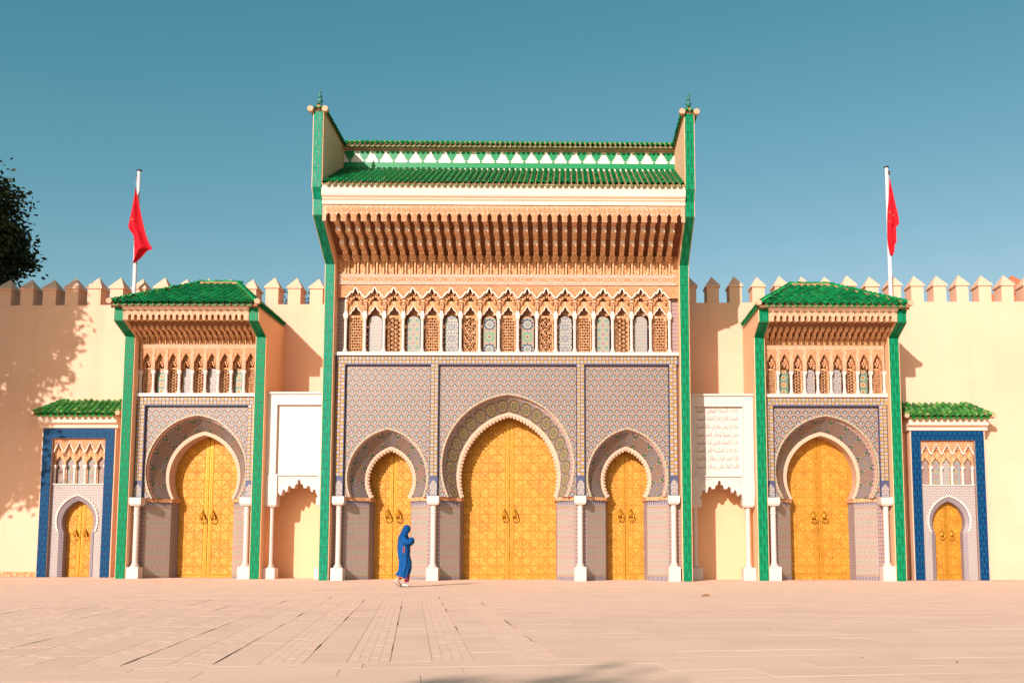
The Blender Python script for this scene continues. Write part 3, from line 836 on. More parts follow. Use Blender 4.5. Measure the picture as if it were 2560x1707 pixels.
# ------------------------------------------------------------------ main gate
def bracket_mesh(w, prof, panels, cols, caps, mats):
    """stepped stucco corbel with carved front panels, standing on two colonnettes"""
    m = MB(); m.prism(prof, -w, w, axis='x', m=0)
    for (y, z0, z1) in panels:
        m.box(-w*.78, w*.78, y-.012, y+.01, z0, z1, 1)
        m.box(-w*.5, w*.5, y-.02, y-.008, z0+(z1-z0)*.2, z1-(z1-z0)*.2, 1)
    (cy, cz0, cz1, cr, cxs) = cols
    for x in cxs: m.lathe([(cr, cz0), (cr, cz1-.03), (cr*1.4, cz1)], 8, x, cy, 0)
    for (x, ya, yb, za, zb) in caps: m.box(-x, x, ya, yb, za, zb, 0)
    return m.mesh('bracket', mats)
def fascia_strip(parent, xs, x0, x1, y0, y1, zb, zk, zt, kw):
    """front board with a keyhole notch over every gap between the corbels"""
    P = [(x0, zb)]
    for x in xs:
        k = kw/2; h = zk - zb
        P += [(x-k, zb), (x-k, zb+h*.72), (x-k*.62, zb+h*.78), (x-k*.62, zb+h*.90), (x-k*.3, zb+h*.97), (x, zk), (x+k*.3, zb+h*.97), (x+k*.62, zb+h*.90), (x+k*.62, zb+h*.78), (x+k, zb+h*.72), (x+k, zb)]
    P += [(x1, zb), (x1, zt), (x0, zt)]
    m = MB(); m.prism(P, y0, y1); return m.build('fascia', 'pale stucco', parent)
def stepped_arch(p, z0, z1):
    q = [(-p/2, z0), (-p*.30, z0 + (z1-z0)*.38), (-p*.255, z0 + (z1-z0)*.55), (-p*.20, z0 + (z1-z0)*.60), (-p*.165, z0 + (z1-z0)*.48), (-p*.105, z0 + (z1-z0)*.66), (-p*.075, z0 + (z1-z0)*.86), (0, z1)]
    return q + [(-x, z) for x, z in q[-2::-1]]
def cusped(p, z0, z1):
    q = [(-p, z0), (-p*.86, z0 + (z1-z0)*.18), (-p*.62, z0 + (z1-z0)*.30), (-p*.50, z0 + (z1-z0)*.52), (-p*.27, z0 + (z1-z0)*.66), (-p*.20, z0 + (z1-z0)*.80), (-p*.13, z0 + (z1-z0)*.93), (0, z1)]
    return q + [(-x, z) for x, z in q[-2::-1]]
def cells_mesh(spots):
    m = MB()
    for (x, z, w, h, ya, yb) in spots:
        a = w/2
        m.box(x-a, x+a, ya, yb, z, z+h*.35)
        m.add([(x-a*.8, ya+.01, z), (x+a*.8, ya+.01, z), (x+a*.8, yb, z), (x-a*.8, yb, z), (x-a*.3, ya + (yb-ya)*.35, z-h*.65), (x+a*.3, ya + (yb-ya)*.35, z-h*.65), (x+a*.3, yb, z-h*.65), (x-a*.3, yb, z-h*.65)],
              [(0, 1, 5, 4), (1, 2, 6, 5), (3, 0, 4, 7), (4, 5, 6, 7)])
    return m.mesh('muqarnas', ['plain stucco'])
def build_main():
    G = empty('main_gate', (-.08, 0, 0), 'tallest central palace gate with three brass doors, deep bracketed eaves and green tiled roof', 'gate')
    ZS = 2.84; XC = (-4.13, 0, 4.13)
    O1 = (1.36, .34, 3.5); I1 = (.89, .35, 3.45); P1 = (.80, .33, 3.45)
    O2 = (2.25, .23, 3.9); I2 = (1.83, .47, 3.6); P2 = (1.72, .57, 3.52)
    # masonry core with the three openings
    A = []
    for cx, o, jw in ((4.13, O1, 1.41), (0, O2, 2.31), (-4.13, O1, 1.41)):
        a = arch(cx, o[0]-.01, o[1], o[2], ZS, 20); A += [(cx+jw, -.4), (cx+jw, ZS)] + a[::-1] + [(cx-jw, ZS), (cx-jw, -.4)]
    m = MB(); m.prism([(-5.99, -.4), (-5.99, 7.70), (5.99, 7.70), (5.99, -.4)] + A, .49, 1.85); m.build('wall', 'cream plaster', G)
    m = MB(); m.box(-5.985, 5.985, 1.852, 2.6, -.4, 15.2); m.box(-5.98, 5.98, 1.302, 1.851, 7.71, 15.2); m.box(-5.98, 5.98, .80, 1.301, 9.25, 14.3); m.build('wall_core', 'plain stucco', G)
    m = MB(); m.box(-5.975, 5.975, 1.27, 1.3015, 7.705, 9.249); m.box(-5.975, 5.975, .82, 1.269, 7.702, 7.709); m.build('gallery_back', 'dark carving', G)  # dark brown stands in for the unlit interior behind the screens
    # piers behind the columns
    for x0, x1 in ((-5.985, -5.53), (-2.73, -2.30), (2.30, 2.73), (5.53, 5.985)):
        m = MB(); m.box(x0, x1, .46, .489, -.35, ZS); m.build('pier_facing', 'edge mosaic', G)
    arch_gate(G, -4.13, (-5.58, -2.68, 7.36), ZS, O1, I1, P1, .42, 1.12, 1.72, 33, 'medallion mosaic', 9, 2.25, 1.40)
    arch_gate(G, 0, (-2.37, 2.37, 7.36), ZS, O2, I2, P2, .42, 1.12, 1.76, 56, 'ring mosaic', 20, 2.25, 2.30)
    arch_gate(G, 4.13, (2.68, 5.58, 7.36), ZS, O1, I1, P1, .42, 1.12, 1.72, 33, 'medallion mosaic', 9, 2.25, 1.40)
    # chequered tile border: lintel and four uprights
    S_ = []; pt = .1255
    for r in range(2):
        for c in range(94): S_.append((-5.836 + c*pt, 7.625 - r*pt, (c + r) % 2))
    for xs in ((-2.586, -2.461), (2.461, 2.586), (-5.80, -5.675), (5.675, 5.80)):
        for r in range(31):
            for c, x in enumerate(xs): S_.append((x, 7.625 - (r+2)*pt - .005, (c + r) % 2))
    chequer(G, .30, S_, [(-5.94, 5.94, 7.40, 7.70)] + [(x-.134, x+.134, 2.845, 7.3995) for x in (-2.523, 2.523, -5.737, 5.737)])
    for x in (-2.523, 2.523, -5.737, 5.737):
        m = MB(); m.prism([(-.12, 0), (.12, 0), (.12, 3.28-2.88), (0, 3.42-2.88), (-.12, 3.28-2.88)], .286, .299); m.build('star_panel', 'window mosaic 5', G, (x, 0, 2.88))
    cme = column('white marble', .43, 2.56, 2.842, .088, .40, .40, .4)
    for x in (-5.70, -2.50, 2.50, 5.70): obj('column', cme, G, (x, .24, 0))
    # arcade of seventeen bays
    SZ = 7.83; P = .664; n = 17
    m = MB(); m.box(-5.95, 5.95, .20, .80, 7.712, SZ); m.build('sill', 'white marble', G)
    cm = column('white marble', .045, 1.22, 1.39, .052, .15, .15, .2)
    lat = [lattice(k, .40, 1.28, .58, .63) for k in range(3)]; win = [panel_win(k, .47, 1.36, .60) for k in range(4)]
    sc = stepped_arch(P, 1.93, 2.30)
    m = MB(); m.prism([(-P/2+.001, 2.392), (-P/2+.001, 1.93)] + sc[1:-1] + [(P/2-.001, 1.93), (P/2-.001, 2.392)], .33, .45); scr = m.mesh('arch_screen', ['peach stucco'])
    m = MB(); m.ribbon(sc, .045, .312, .40); trm = m.mesh('arch_trim', ['white trim'])
    cu = cusped(.30, 1.30, 1.68)
    m = MB(); m.prism([(-P/2+.001, 1.86), (-P/2+.001, 1.30)] + cu + [(P/2-.001, 1.30), (P/2-.001, 1.86)], .50, .60); cus = m.mesh('cusped_arch', ['plain stucco'])
    m = MB(); m.ribbon(cu, .028, .488, .55); ctr = m.mesh('cusped_trim', ['white trim'])
    cl = []
    for z, xs, ya in ((2.14, (-.06, .06), .44), (2.06, (-.17, 0, .17), .42), (1.98, (-.23, -.09, .09, .23), .41), (1.90, (-.28, -.16, .16, .28), .39), (1.80, (-.30, -.20, .20, .30), .38), (1.70, (-.29, .29), .37), (1.60, (-.305, .305), .38), (1.50, (-.32, .32), .39)):
        for x in xs: cl.append((x, z, .095 if abs(x) < .29 else .07, .12, ya + (.05 if abs(x) < .15 else 0), .52))
    muq = cells_mesh(cl)
    m = MB(); m.prism([(-.06, 1.392), (.06, 1.392), (.05, 1.47), (0, 1.55), (-.05, 1.47)], .40, .5); m.box(-.045, .045, .42, .6, 1.5, 1.9); imp = m.mesh('impost', ['white trim'])
    kinds = ['L0', 'W0', 'L1', 'W1', 'L0', 'W2', 'L2', 'W3', 'L0', 'W3', 'L2', 'W2', 'L0', 'W1', 'L1', 'W0', 'L0']
    for i in range(n):
        x = (i - 8)*P
        for nm, me in (('arch_screen', scr), ('arch_trim', trm), ('cusped_arch', cus), ('cusped_trim', ctr), ('muqarnas', muq)): obj(nm, me, G, (x, 0, SZ))
        k = kinds[i]
        if k[0] == 'L': obj('pierced_screen', lat[int(k[1])], G, (x, 0, SZ+.03))
        else: obj('tile_window', win[int(k[1])], G, (x, 0, SZ))
    for i in range(n+1):
        obj('small_column', cm, G, ((i-8.5)*P, .42, SZ)); obj('impost', imp, G, ((i-8.5)*P, 0, SZ))
    m = MB()
    for s in (-1, 1): m.box(s*5.70, s*5.985, .55, .79, SZ, 10.2)
    m.build('end_panel', 'edge mosaic', G)
    m = MB()
    for s in (-1, 1): m.box(s*5.646, s*5.985, .335, .45, SZ+1.95, 10.222)
    m.build('end_stucco', 'peach stucco', G)
    # frieze of interlaced cartouches
    m = MB(); m.box(-5.96, 5.96, .30, .798, 10.224, 10.60); m.build('frieze', 'peach stucco', G)
    m = MB()
    for z in (10.24, 10.285, 10.545, 10.585): m.box(-5.9, 5.9, .287, .299, z-.008, z+.008)
    m.build('frieze_border', 'white trim', G)
    cw = .49
    m = MB(); zc = 10.415
    st = [(.085*math.cos(math.pi*k/8)*(1 if k % 2 == 0 else .62), zc + .085*math.sin(math.pi*k/8)*(1 if k % 2 == 0 else .62)) for k in range(16)]
    m.ribbon(st, .014, .286, .30, closed=True)
    m.ribbon([(.09, zc), (.13, zc+.075), (cw/2+.115, zc+.075), (cw/2+.155, zc), (cw/2+.115, zc-.075), (.13, zc-.075)], .013, .287, .30, closed=True)
    m.ribbon([(.0, zc+.09), (.06, zc+.105), (cw-.06, zc+.105), (cw, zc+.09)], .011, .288, .30)
    m.ribbon([(.0, zc-.09), (.06, zc-.105), (cw-.06, zc-.105), (cw, zc-.09)], .011, .288, .30)
    me = m.mesh('frieze_interlace', ['white trim'])
    for i in range(24): obj('frieze_interlace', me, G, (-5.88 + i*cw, 0, 0))
    # corbel table
    m = MB(); m.box(-5.97, 5.97, .36, .799, 10.602, 11.5); m.build('corbel_wall', 'plain stucco', G)
    m = MB(); m.prism([(.36, 11.30), (-.55, 11.70), (-1.15, 11.97), (-1.68, 12.16), (-1.68, 12.30), (.36, 12.30)], -5.97, 5.97, axis='x'); m.build('soffit', 'dark carving', G)
    prof = [(.35, 11.20), (-.06, 11.20), (-.10, 11.30), (-.50, 11.345), (-.55, 11.37), (-.55, 11.57), (-.62, 11.60), (-1.10, 11.62), (-1.15, 11.645), (-1.15, 11.83), (-1.22, 11.86), (-1.70, 11.87), (-1.70, 12.1), (.35, 12.1)]
    bm_ = bracket_mesh(.082, prof, [(-.55, 11.395, 11.545), (-1.15, 11.665, 11.81)], (.30, 10.602, 11.06, .034, (-.052, .052)), [(.095, .16, .37, 11.055, 11.11), (.115, .08, .37, 11.115, 11.205)], ['bracket stucco', 'white trim'])
    bx = [-5.61 + .33*i for i in range(35)]
    for x in bx: obj('bracket', bm_, G, (x, 0, 0))
    gaps = [x + .165 for x in bx[:-1]] + [-5.775, 5.775]; gaps.sort()
    fascia_strip(G, gaps, -5.97, 5.97, -1.78, -1.705, 11.775, 12.05, 12.325, .155)
    m = MB(); a = .062
    m.prism([(-a, 12.085), (a, 12.085), (a, 12.175), (a*.7, 12.215), (0, 12.235), (-a*.7, 12.215), (-a, 12.175)], -1.792, -1.779); fp = m.mesh('fascia_panel', ['peach stucco'])
    for i in range(71): obj('fascia_panel', fp, G, (-5.775 + i*.165, 0, 0))
    m = MB(); a = .07
    m.box(-a, a, -1.79, -1.779, 11.80, 12.03); fp = m.mesh('fascia_plate', ['peach stucco'])
    for x in bx: obj('fascia_plate', fp, G, (x, 0, 0))
    m = MB(); m.prism([(-1.66, 12.327), (-1.83, 12.327), (-1.83, 12.42), (-1.80, 12.43), (-1.80, 12.455), (-1.86, 12.50), (-1.86, 12.525), (-1.93, 12.575), (-1.95, 12.60), (-1.95, 12.93), (-1.66, 12.93)], -5.975, 5.975, axis='x'); m.build('cornice', 'white plaster', G)
    # lower roof
    ye, ze, yt, zt = -2.03, 12.93, .94, 14.62; sl_ = math.atan2(zt-ze, yt-ye); Ls = math.hypot(zt-ze, yt-ye)
    roof = MB(); roof.prism([(ye+.05, ze), (ye+.05, ze+.05), (yt, zt), (yt, zt-.5), (-1.6, ze-.05)], -5.975, 5.975, axis='x'); roof = roof.build('roof', 'mortar', G)
    stuff = MB(); rows = 60; pw = 11.94/rows; ex = .212; nc = int(Ls/ex)
    def spots(j0, j1): return [(-5.97 + pw*(i+.5), ye + math.cos(sl_)*ex*j, ze + .03 + math.sin(sl_)*ex*j) for j in range(j0, j1) for i in range(rows)]
    k = put_tiles(roof, spots(0, 4), sl_, .30, .074, 'green roof tile', 300, stuff)
    put_tiles(roof, spots(4, nc), sl_, .30, .074, 'green roof tile', 0, stuff)
    pan_row(stuff, [(-5.97 + pw*i, ye + .02, ze) for i in range(1, rows)], sl_, .075)
    # parapet with stepped green motifs, and its little roof
    m = MB(); m.box(-5.975, 5.975, .95, 1.3005, 14.3, 15.42); m.build('parapet', 'white tile', G)
    m = MB(); m.box(-5.97, 5.97, .938, .949, 14.70, 14.90); m.build('green_band', 'green tile', G)
    T = [(-.05, 0), (.05, 0), (.015, .09), (.10, .09), (.075, .15), (.15, .15), (.12, .22), (.19, .22), (.16, .29), (.22, .29), (.19, .385)]
    T = [(.055, 0), (.02, .09), (.105, .09), (.075, .16), (.155, .16), (.125, .235), (.20, .235), (.17, .31), (.235, .31), (.205, .40)]
    T = [(x*.88, z) for x, z in T]; poly = T + [(-x, z) for x, z in T[::-1]]
    m = MB(); m.prism(poly, .936, .949); me = m.mesh('stepped_motif', ['green tile'])
    for i in range(23): obj('stepped_motif', me, G, ((i-11)*.522, 0, 14.915))
    m = MB(); m.prism([(.948, 15.335), (.80, 15.36), (.80, 15.40), (.948, 15.43)], -5.97, 5.97, axis='x'); m.build('parapet_cornice', 'pale stucco', G)
    yu, zu, s2 = .66, 15.40, R_(30)
    m = MB(); m.prism([(.70, 15.402), (.70, 15.43), (1.28, 15.78), (1.28, 15.40)], -5.97, 5.97, axis='x'); up = m.build('upper_roof', 'mortar', G)
    ru = 66; pu = 11.94/ru
    put_tiles(up, [(-5.97 + pu*(i+.5), yu, zu + .03) for i in range(60)], s2, .28, .070, 'green roof tile', 60, stuff)
    put_tiles(up, [(-5.97 + pu*(i+.5), yu, zu + .03) for i in range(60, ru)] + [(-5.97 + pu*(i+.5), yu + math.cos(s2)*.2*j, zu + .03 + math.sin(s2)*.2*j) for j in (1, 2) for i in range(ru)], s2, .28, .070, 'green roof tile', 0, stuff)
    pan_row(stuff, [(-5.97 + pu*i, yu + .02, zu) for i in range(1, ru)], s2, .07)
    stuff.build('roof_tiles', 'green roof tile', roof, kind='stuff', recalc=False)
    m = MB(); m.prism([(1.18, 15.72), (1.18, 15.80), (1.36, 15.80), (1.36, 15.4), (1.29, 15.4)], -5.97, 5.97, axis='x'); m.build('ridge_bed', 'mortar', G)
    ridge_run(up, (-5.95, 1.27, 15.79), (5.95, 1.27, 15.79), .06, 'green tile', ex=.3)
    # side wings
    fr = [(0, -.4), (0, 10.86), (-1.75, 11.98), (-1.75, 12.50), (-1.95, 12.84), (-1.95, 15.42)]
    for s in (-1, 1):
        x0, x1 = (-6.30, -5.955) if s < 0 else (5.955, 6.30)
        b = wing(G, x0, x1, fr, 2.6, 15.42, 'worn green glaze' if s < 0 else 'green glaze')
        xc = s*6.128; cap = MB()
        # tiled coping of the wing
        cap.prism([(x0-.06, 15.42), (x1+.06, 15.42), (xc+.05, 15.62), (xc-.05, 15.62)], -1.98, 2.6); cp = cap.build('wing_coping', 'mortar', G)
        st2 = MB()
        for sd, rz in ((-1, -math.pi/2), (1, math.pi/2)):
            put_tiles(cp, [(xc + sd*.25, -1.80 + .185*i, 15.41) for i in range(24)], R_(40), .26, .075, 'green roof tile', 24, st2, rotz=rz)
        put_tiles(cp, [(xc-.08, -2.06, 15.43), (xc+.08, -2.06, 15.43)], R_(42), .26, .075, 'green roof tile', 24, st2)
        ridge_run(cp, (xc, -1.95, 15.63), (xc, 2.6, 15.63), .06, 'green roof tile', ex=.24)
        for sd in (-1, 1): disc_cap(G, (xc + sd*.24, -2.08, 15.46), .105)
        f = MB(); f.lathe([(.07, 15.620), (.085, 15.663), (.05, 15.721), (.035, 15.750), (.075, 15.786), (.10, 15.836), (.085, 15.894), (.035, 15.937), (.03, 15.951), (.06, 15.980), (.075, 16.016), (.06, 16.052), (.025, 16.081), (.022, 16.095), (.045, 16.117), (.05, 16.142), (.04, 16.167), (.016, 16.189), (.025, 16.210), (.025, 16.228), (.008, 16.254), (.004, 16.311)], 14, xc, -1.80)
        fo = f.build('finial', 'teal finial', G, smooth=True)
    return G
GM = build_main()
GM.location = (-.023, -.90, .026); GM.scale = (.9724,)*3

# ------------------------------------------------------------------ side pavilions
def build_pavilion():
    G = empty('gate_pavilion', (-10.835, .3, .03), 'left flanking gate pavilion with green hipped roof and one brass door', 'gate')
    ZS = 2.80; H = 2.42; hi = 2.06
    O = (1.70, .22, 3.75); I = (1.30, .32, 3.60); Pn = (1.19, .36, 3.55)
    a = arch(0, O[0]-.01, O[1], O[2], ZS, 20)
    m = MB(); m.prism([(-2.1, -.4), (-2.1, 6.30), (2.1, 6.30), (2.1, -.4), (1.67, -.4), (1.67, ZS)] + a[::-1] + [(-1.67, ZS), (-1.67, -.4)], .49, 1.80); m.build('wall', 'cream plaster', G)
    m = MB(); m.box(-2.1, 2.1, 1.802, 2.09, -.4, 9.0); m.box(-2.098, 2.098, 1.402, 1.801, 6.31, 9.0); m.box(-2.095, 2.095, .80, 1.401, 7.30, 8.9); m.build('wall_core', 'plain stucco', G)
    m = MB(); m.box(-2.09, 2.09, .98, 1.4015, 6.305, 7.299); m.build('gallery_back', 'plain stucco', G)
    for x0, x1 in ((-2.09, -1.66), (1.66, 2.09)):
        m = MB(); m.box(x0, x1, .46, .489, -.35, ZS); m.build('pier_facing', 'edge mosaic', G)
    arch_gate(G, 0, (-1.76, 1.76, 5.95), ZS, O, I, Pn, .42, 1.15, 1.70, 0, 'medallion mosaic', 13, 2.2, 1.66)
    S_ = []; pt = .1255
    for r in range(2):
        for c in range(33): S_.append((-2.008 + c*pt, 6.215 - r*pt, (c + r) % 2))
    for xs in ((-1.96, -1.834), (1.834, 1.96)):
        for r in range(21):
            for c, x in enumerate(xs): S_.append((x, 6.215 - (r+2)*pt - .005, (c + r) % 2))
    chequer(G, .30, S_, [(-2.085, 2.085, 5.985, 6.295)] + [(x-.134, x+.134, 2.805, 5.9845) for x in (-1.897, 1.897)])
    for x in (-1.897, 1.897):
        m = MB(); m.prism([(-.12, 0), (.12, 0), (.12, 3.13-2.84), (0, 3.28-2.84), (-.12, 3.13-2.84)], .286, .299); m.build('star_panel', 'window mosaic 5', G, (x, 0, 2.84))
    cme = column('white marble', .45, 2.53, 2.80, .088, .40, .40, .4)
    for x in (-1.86, 1.86): obj('column', cme, G, (x, .22, 0))
    # arcade of nine niches
    SZ = 6.41; P = .446
    m = MB(); m.box(-2.09, 2.09, .22, .80, 6.30, SZ); m.build('sill', 'white marble', G)
    cm = column('white marble', .04, .72, .83, .046, .13, .135, .2)
    lat = [lattice(k, .27, .86, .55, .59, 1.35) for k in (0, 1)]; win = [panel_win(k, .31, .92, .56) for k in (4, 5)]
    ar = [(-.155, .83), (-.155, 1.12), (-.10, 1.25), (-.03, 1.38), (0, 1.45), (.03, 1.38), (.10, 1.25), (.155, 1.12), (.155, .83)]
    m = MB(); m.prism([(-P/2+.001, 1.55), (-P/2+.001, .83)] + ar + [(P/2-.001, .83), (P/2-.001, 1.55)], .34, .46); fr = m.mesh('niche_screen', ['peach stucco'])
    m = MB(); m.box(-P/2+.001, P/2-.001, .34, .46, 1.552, 1.74)
    for sx in (-1, 1): m.box(sx*.165, sx*(P/2-.001), .32, .339, .84, 1.74)
    m.box(-.165, .165, .32, .339, 1.58, 1.74); fr2 = m.mesh('niche_frame', ['pale stucco'])
    cl = []
    for z, xs, ya in ((1.30, (-.04, .05), .50), (1.22, (-.08, .03, .09), .49), (1.13, (-.11, -.02, .06, .12), .48), (1.04, (-.12, .02, .12), .47), (.96, (-.13, .12), .47)):
        for x in xs: cl.append((x, z, .07, .10, ya, .6))
    muq = cells_mesh(cl)
    kinds = ['L0', 'W0', 'L1', 'W1', 'L1', 'W1', 'L1', 'W0', 'L0']
    for i in range(9):
        x = (i-4)*P
        for nm, me in (('niche_screen', fr), ('niche_frame', fr2), ('muqarnas', muq)): obj(nm, me, G, (x, 0, SZ))
        k = kinds[i]
        if k[0] == 'L': obj('pierced_screen', lat[int(k[1])], G, (x, 0, SZ+.03))
        else: obj('tile_window', win[int(k[1])], G, (x, 0, SZ))
    for i in range(10): obj('small_column', cm, G, ((i-4.5)*P, .41, SZ))
    # corbel table
    m = MB(); m.box(-2.09, 2.09, .36, .799, 8.152, 8.9); m.build('corbel_wall', 'plain stucco', G)
    m = MB(); m.prism([(.36, 8.44), (-.30, 8.62), (-.80, 8.84), (-.80, 9.05), (.36, 9.05)], -2.09, 2.09, axis='x'); m.build('soffit', 'dark carving', G)
    prof = [(.35, 8.42), (.04, 8.42), (0, 8.50), (-.30, 8.53), (-.34, 8.56), (-.34, 8.70), (-.40, 8.73), (-.83, 8.75), (-.83, 8.95), (.35, 8.95)]
    bm_ = bracket_mesh(.055, prof, [(-.34, 8.57, 8.685)], (.31, 8.152, 8.34, .022, (-.032, .032)), [(.06, .2, .37, 8.335, 8.37), (.075, .12, .37, 8.375, 8.425)], ['bracket stucco', 'pale stucco'])
    bx = [(i-10)*.197 for i in range(21)]
    for x in bx: obj('bracket', bm_, G, (x, 0, 0))
    gaps = sorted([x + .0985 for x in bx[:-1]])
    fascia_strip(G, gaps, -2.09, 2.09, -.90, -.835, 8.71, 8.91, 9.055, .10)
    m = MB(); m.prism([(-.80, 9.057), (-.95, 9.057), (-.95, 9.085), (-1.0, 9.12), (-1.02, 9.14), (-1.02, 9.22), (-.80, 9.22)], -2.10, 2.10, axis='x'); m.build('cornice', 'white plaster', G)
    # wings
    frp = [(0, -.4), (0, 8.36), (-.86, 8.70), (-.86, 9.19)]
    for s in (-1, 1):
        x0, x1 = (-H, -2.06) if s < 0 else (2.06, H)
        wing(G, x0, x1, frp, 2.095, 9.19, 'green glaze')
    # hipped roof leaning on the wall behind
    ye, ze, yt, zt, ex0, rx = -1.12, 9.19, 2.09, 10.72, 2.42, .70
    roof = MB()
    e = [(-ex0, ye, ze), (ex0, ye, ze), (ex0, yt, ze), (-ex0, yt, ze), (-rx, yt-.02, zt), (rx, yt-.02, zt)]
    e2 = [(x, y, z-.045) for x, y, z in e[:4]]
    roof.add(e + e2, [(0, 1, 5, 4), (1, 2, 5), (3, 0, 4), (2, 3, 4, 5), (6, 7, 8, 9), (0, 1, 7, 6), (1, 2, 8, 7), (2, 3, 9, 8), (3, 0, 6, 9)])
    roof = roof.build('roof', 'mortar', G)
    s1 = math.atan2(zt-ze, yt-ye); L1 = math.hypot(zt-ze, yt-ye); exp = .205; rows = 21; pw = 2*ex0/rows
    stuff = MB(); sp = []
    for j in range(int(L1/exp)):
        y = ye - .03 + math.cos(s1)*exp*j; z = ze + .02 + math.sin(s1)*exp*j; hw = ex0 - (ex0-rx)*(y-ye)/(yt-ye)
        for i in range(rows):
            x = -ex0 + pw*(i+.5)
            if abs(x) < hw - .05: sp.append((x, y, z))
    put_tiles(roof, sp, s1, .30, .092, 'green roof tile', 300, stuff)
    pan_row(stuff, [(-ex0 + pw*i, ye - .03, ze) for i in range(1, rows)], s1, .09)
    s2 = math.atan2(zt-ze, ex0-rx); L2 = math.hypot(zt-ze, ex0-rx); pr = .235
    for sd, rz in ((-1, -math.pi/2), (1, math.pi/2)):
        sp = []
        for j in range(int(L2/exp)):
            x = ex0 + .03 - math.cos(s2)*exp*j; z = ze + .02 + math.sin(s2)*exp*j
            for i in range(13):
                y = ye + pr*(i+.6); lim = ye + (yt-ye)*(ex0-x)/(ex0-rx)
                if lim + .05 < y < yt - .05: sp.append((sd*x, y, z))
        put_tiles(roof, sp, s2, .30, .10, 'green roof tile', 0, stuff, rotz=rz)
        pan_row(stuff, [(sd*(ex0+.03), ye + pr*(i+.1), ze) for i in range(1, 13)], s2, .085, (0, 1), (-sd, 0))
    stuff.build('roof_tiles', 'green roof tile', roof, kind='stuff', recalc=False)
    for sd in (-1, 1):
        ridge_run(roof, (sd*(ex0+.02), ye-.02, ze+.10), (sd*rx, yt-.05, zt+.09), .075, 'green roof tile')
        disc_cap(G, (sd*(ex0+.03), ye-.06, ze+.10), .10)
    ridge_run(roof, (-rx-.05, yt-.06, zt+.10), (rx+.05, yt-.06, zt+.10), .08, 'green roof tile', ex=.3)
    return G
GL = build_pavilion()
GR = copy_tree(GL); GR.location = (11.07, .3, -.04); GR.scale = (1.058, 1, 1.008)
GR['label'] = 'right flanking gate pavilion with green hipped roof, between inscribed marble panel and right blue gate'
GL['label'] = 'left flanking gate pavilion with green hipped roof, between left blue gate and blank marble panel'
GL['group'] = GR['group'] = 'side gate pavilions'

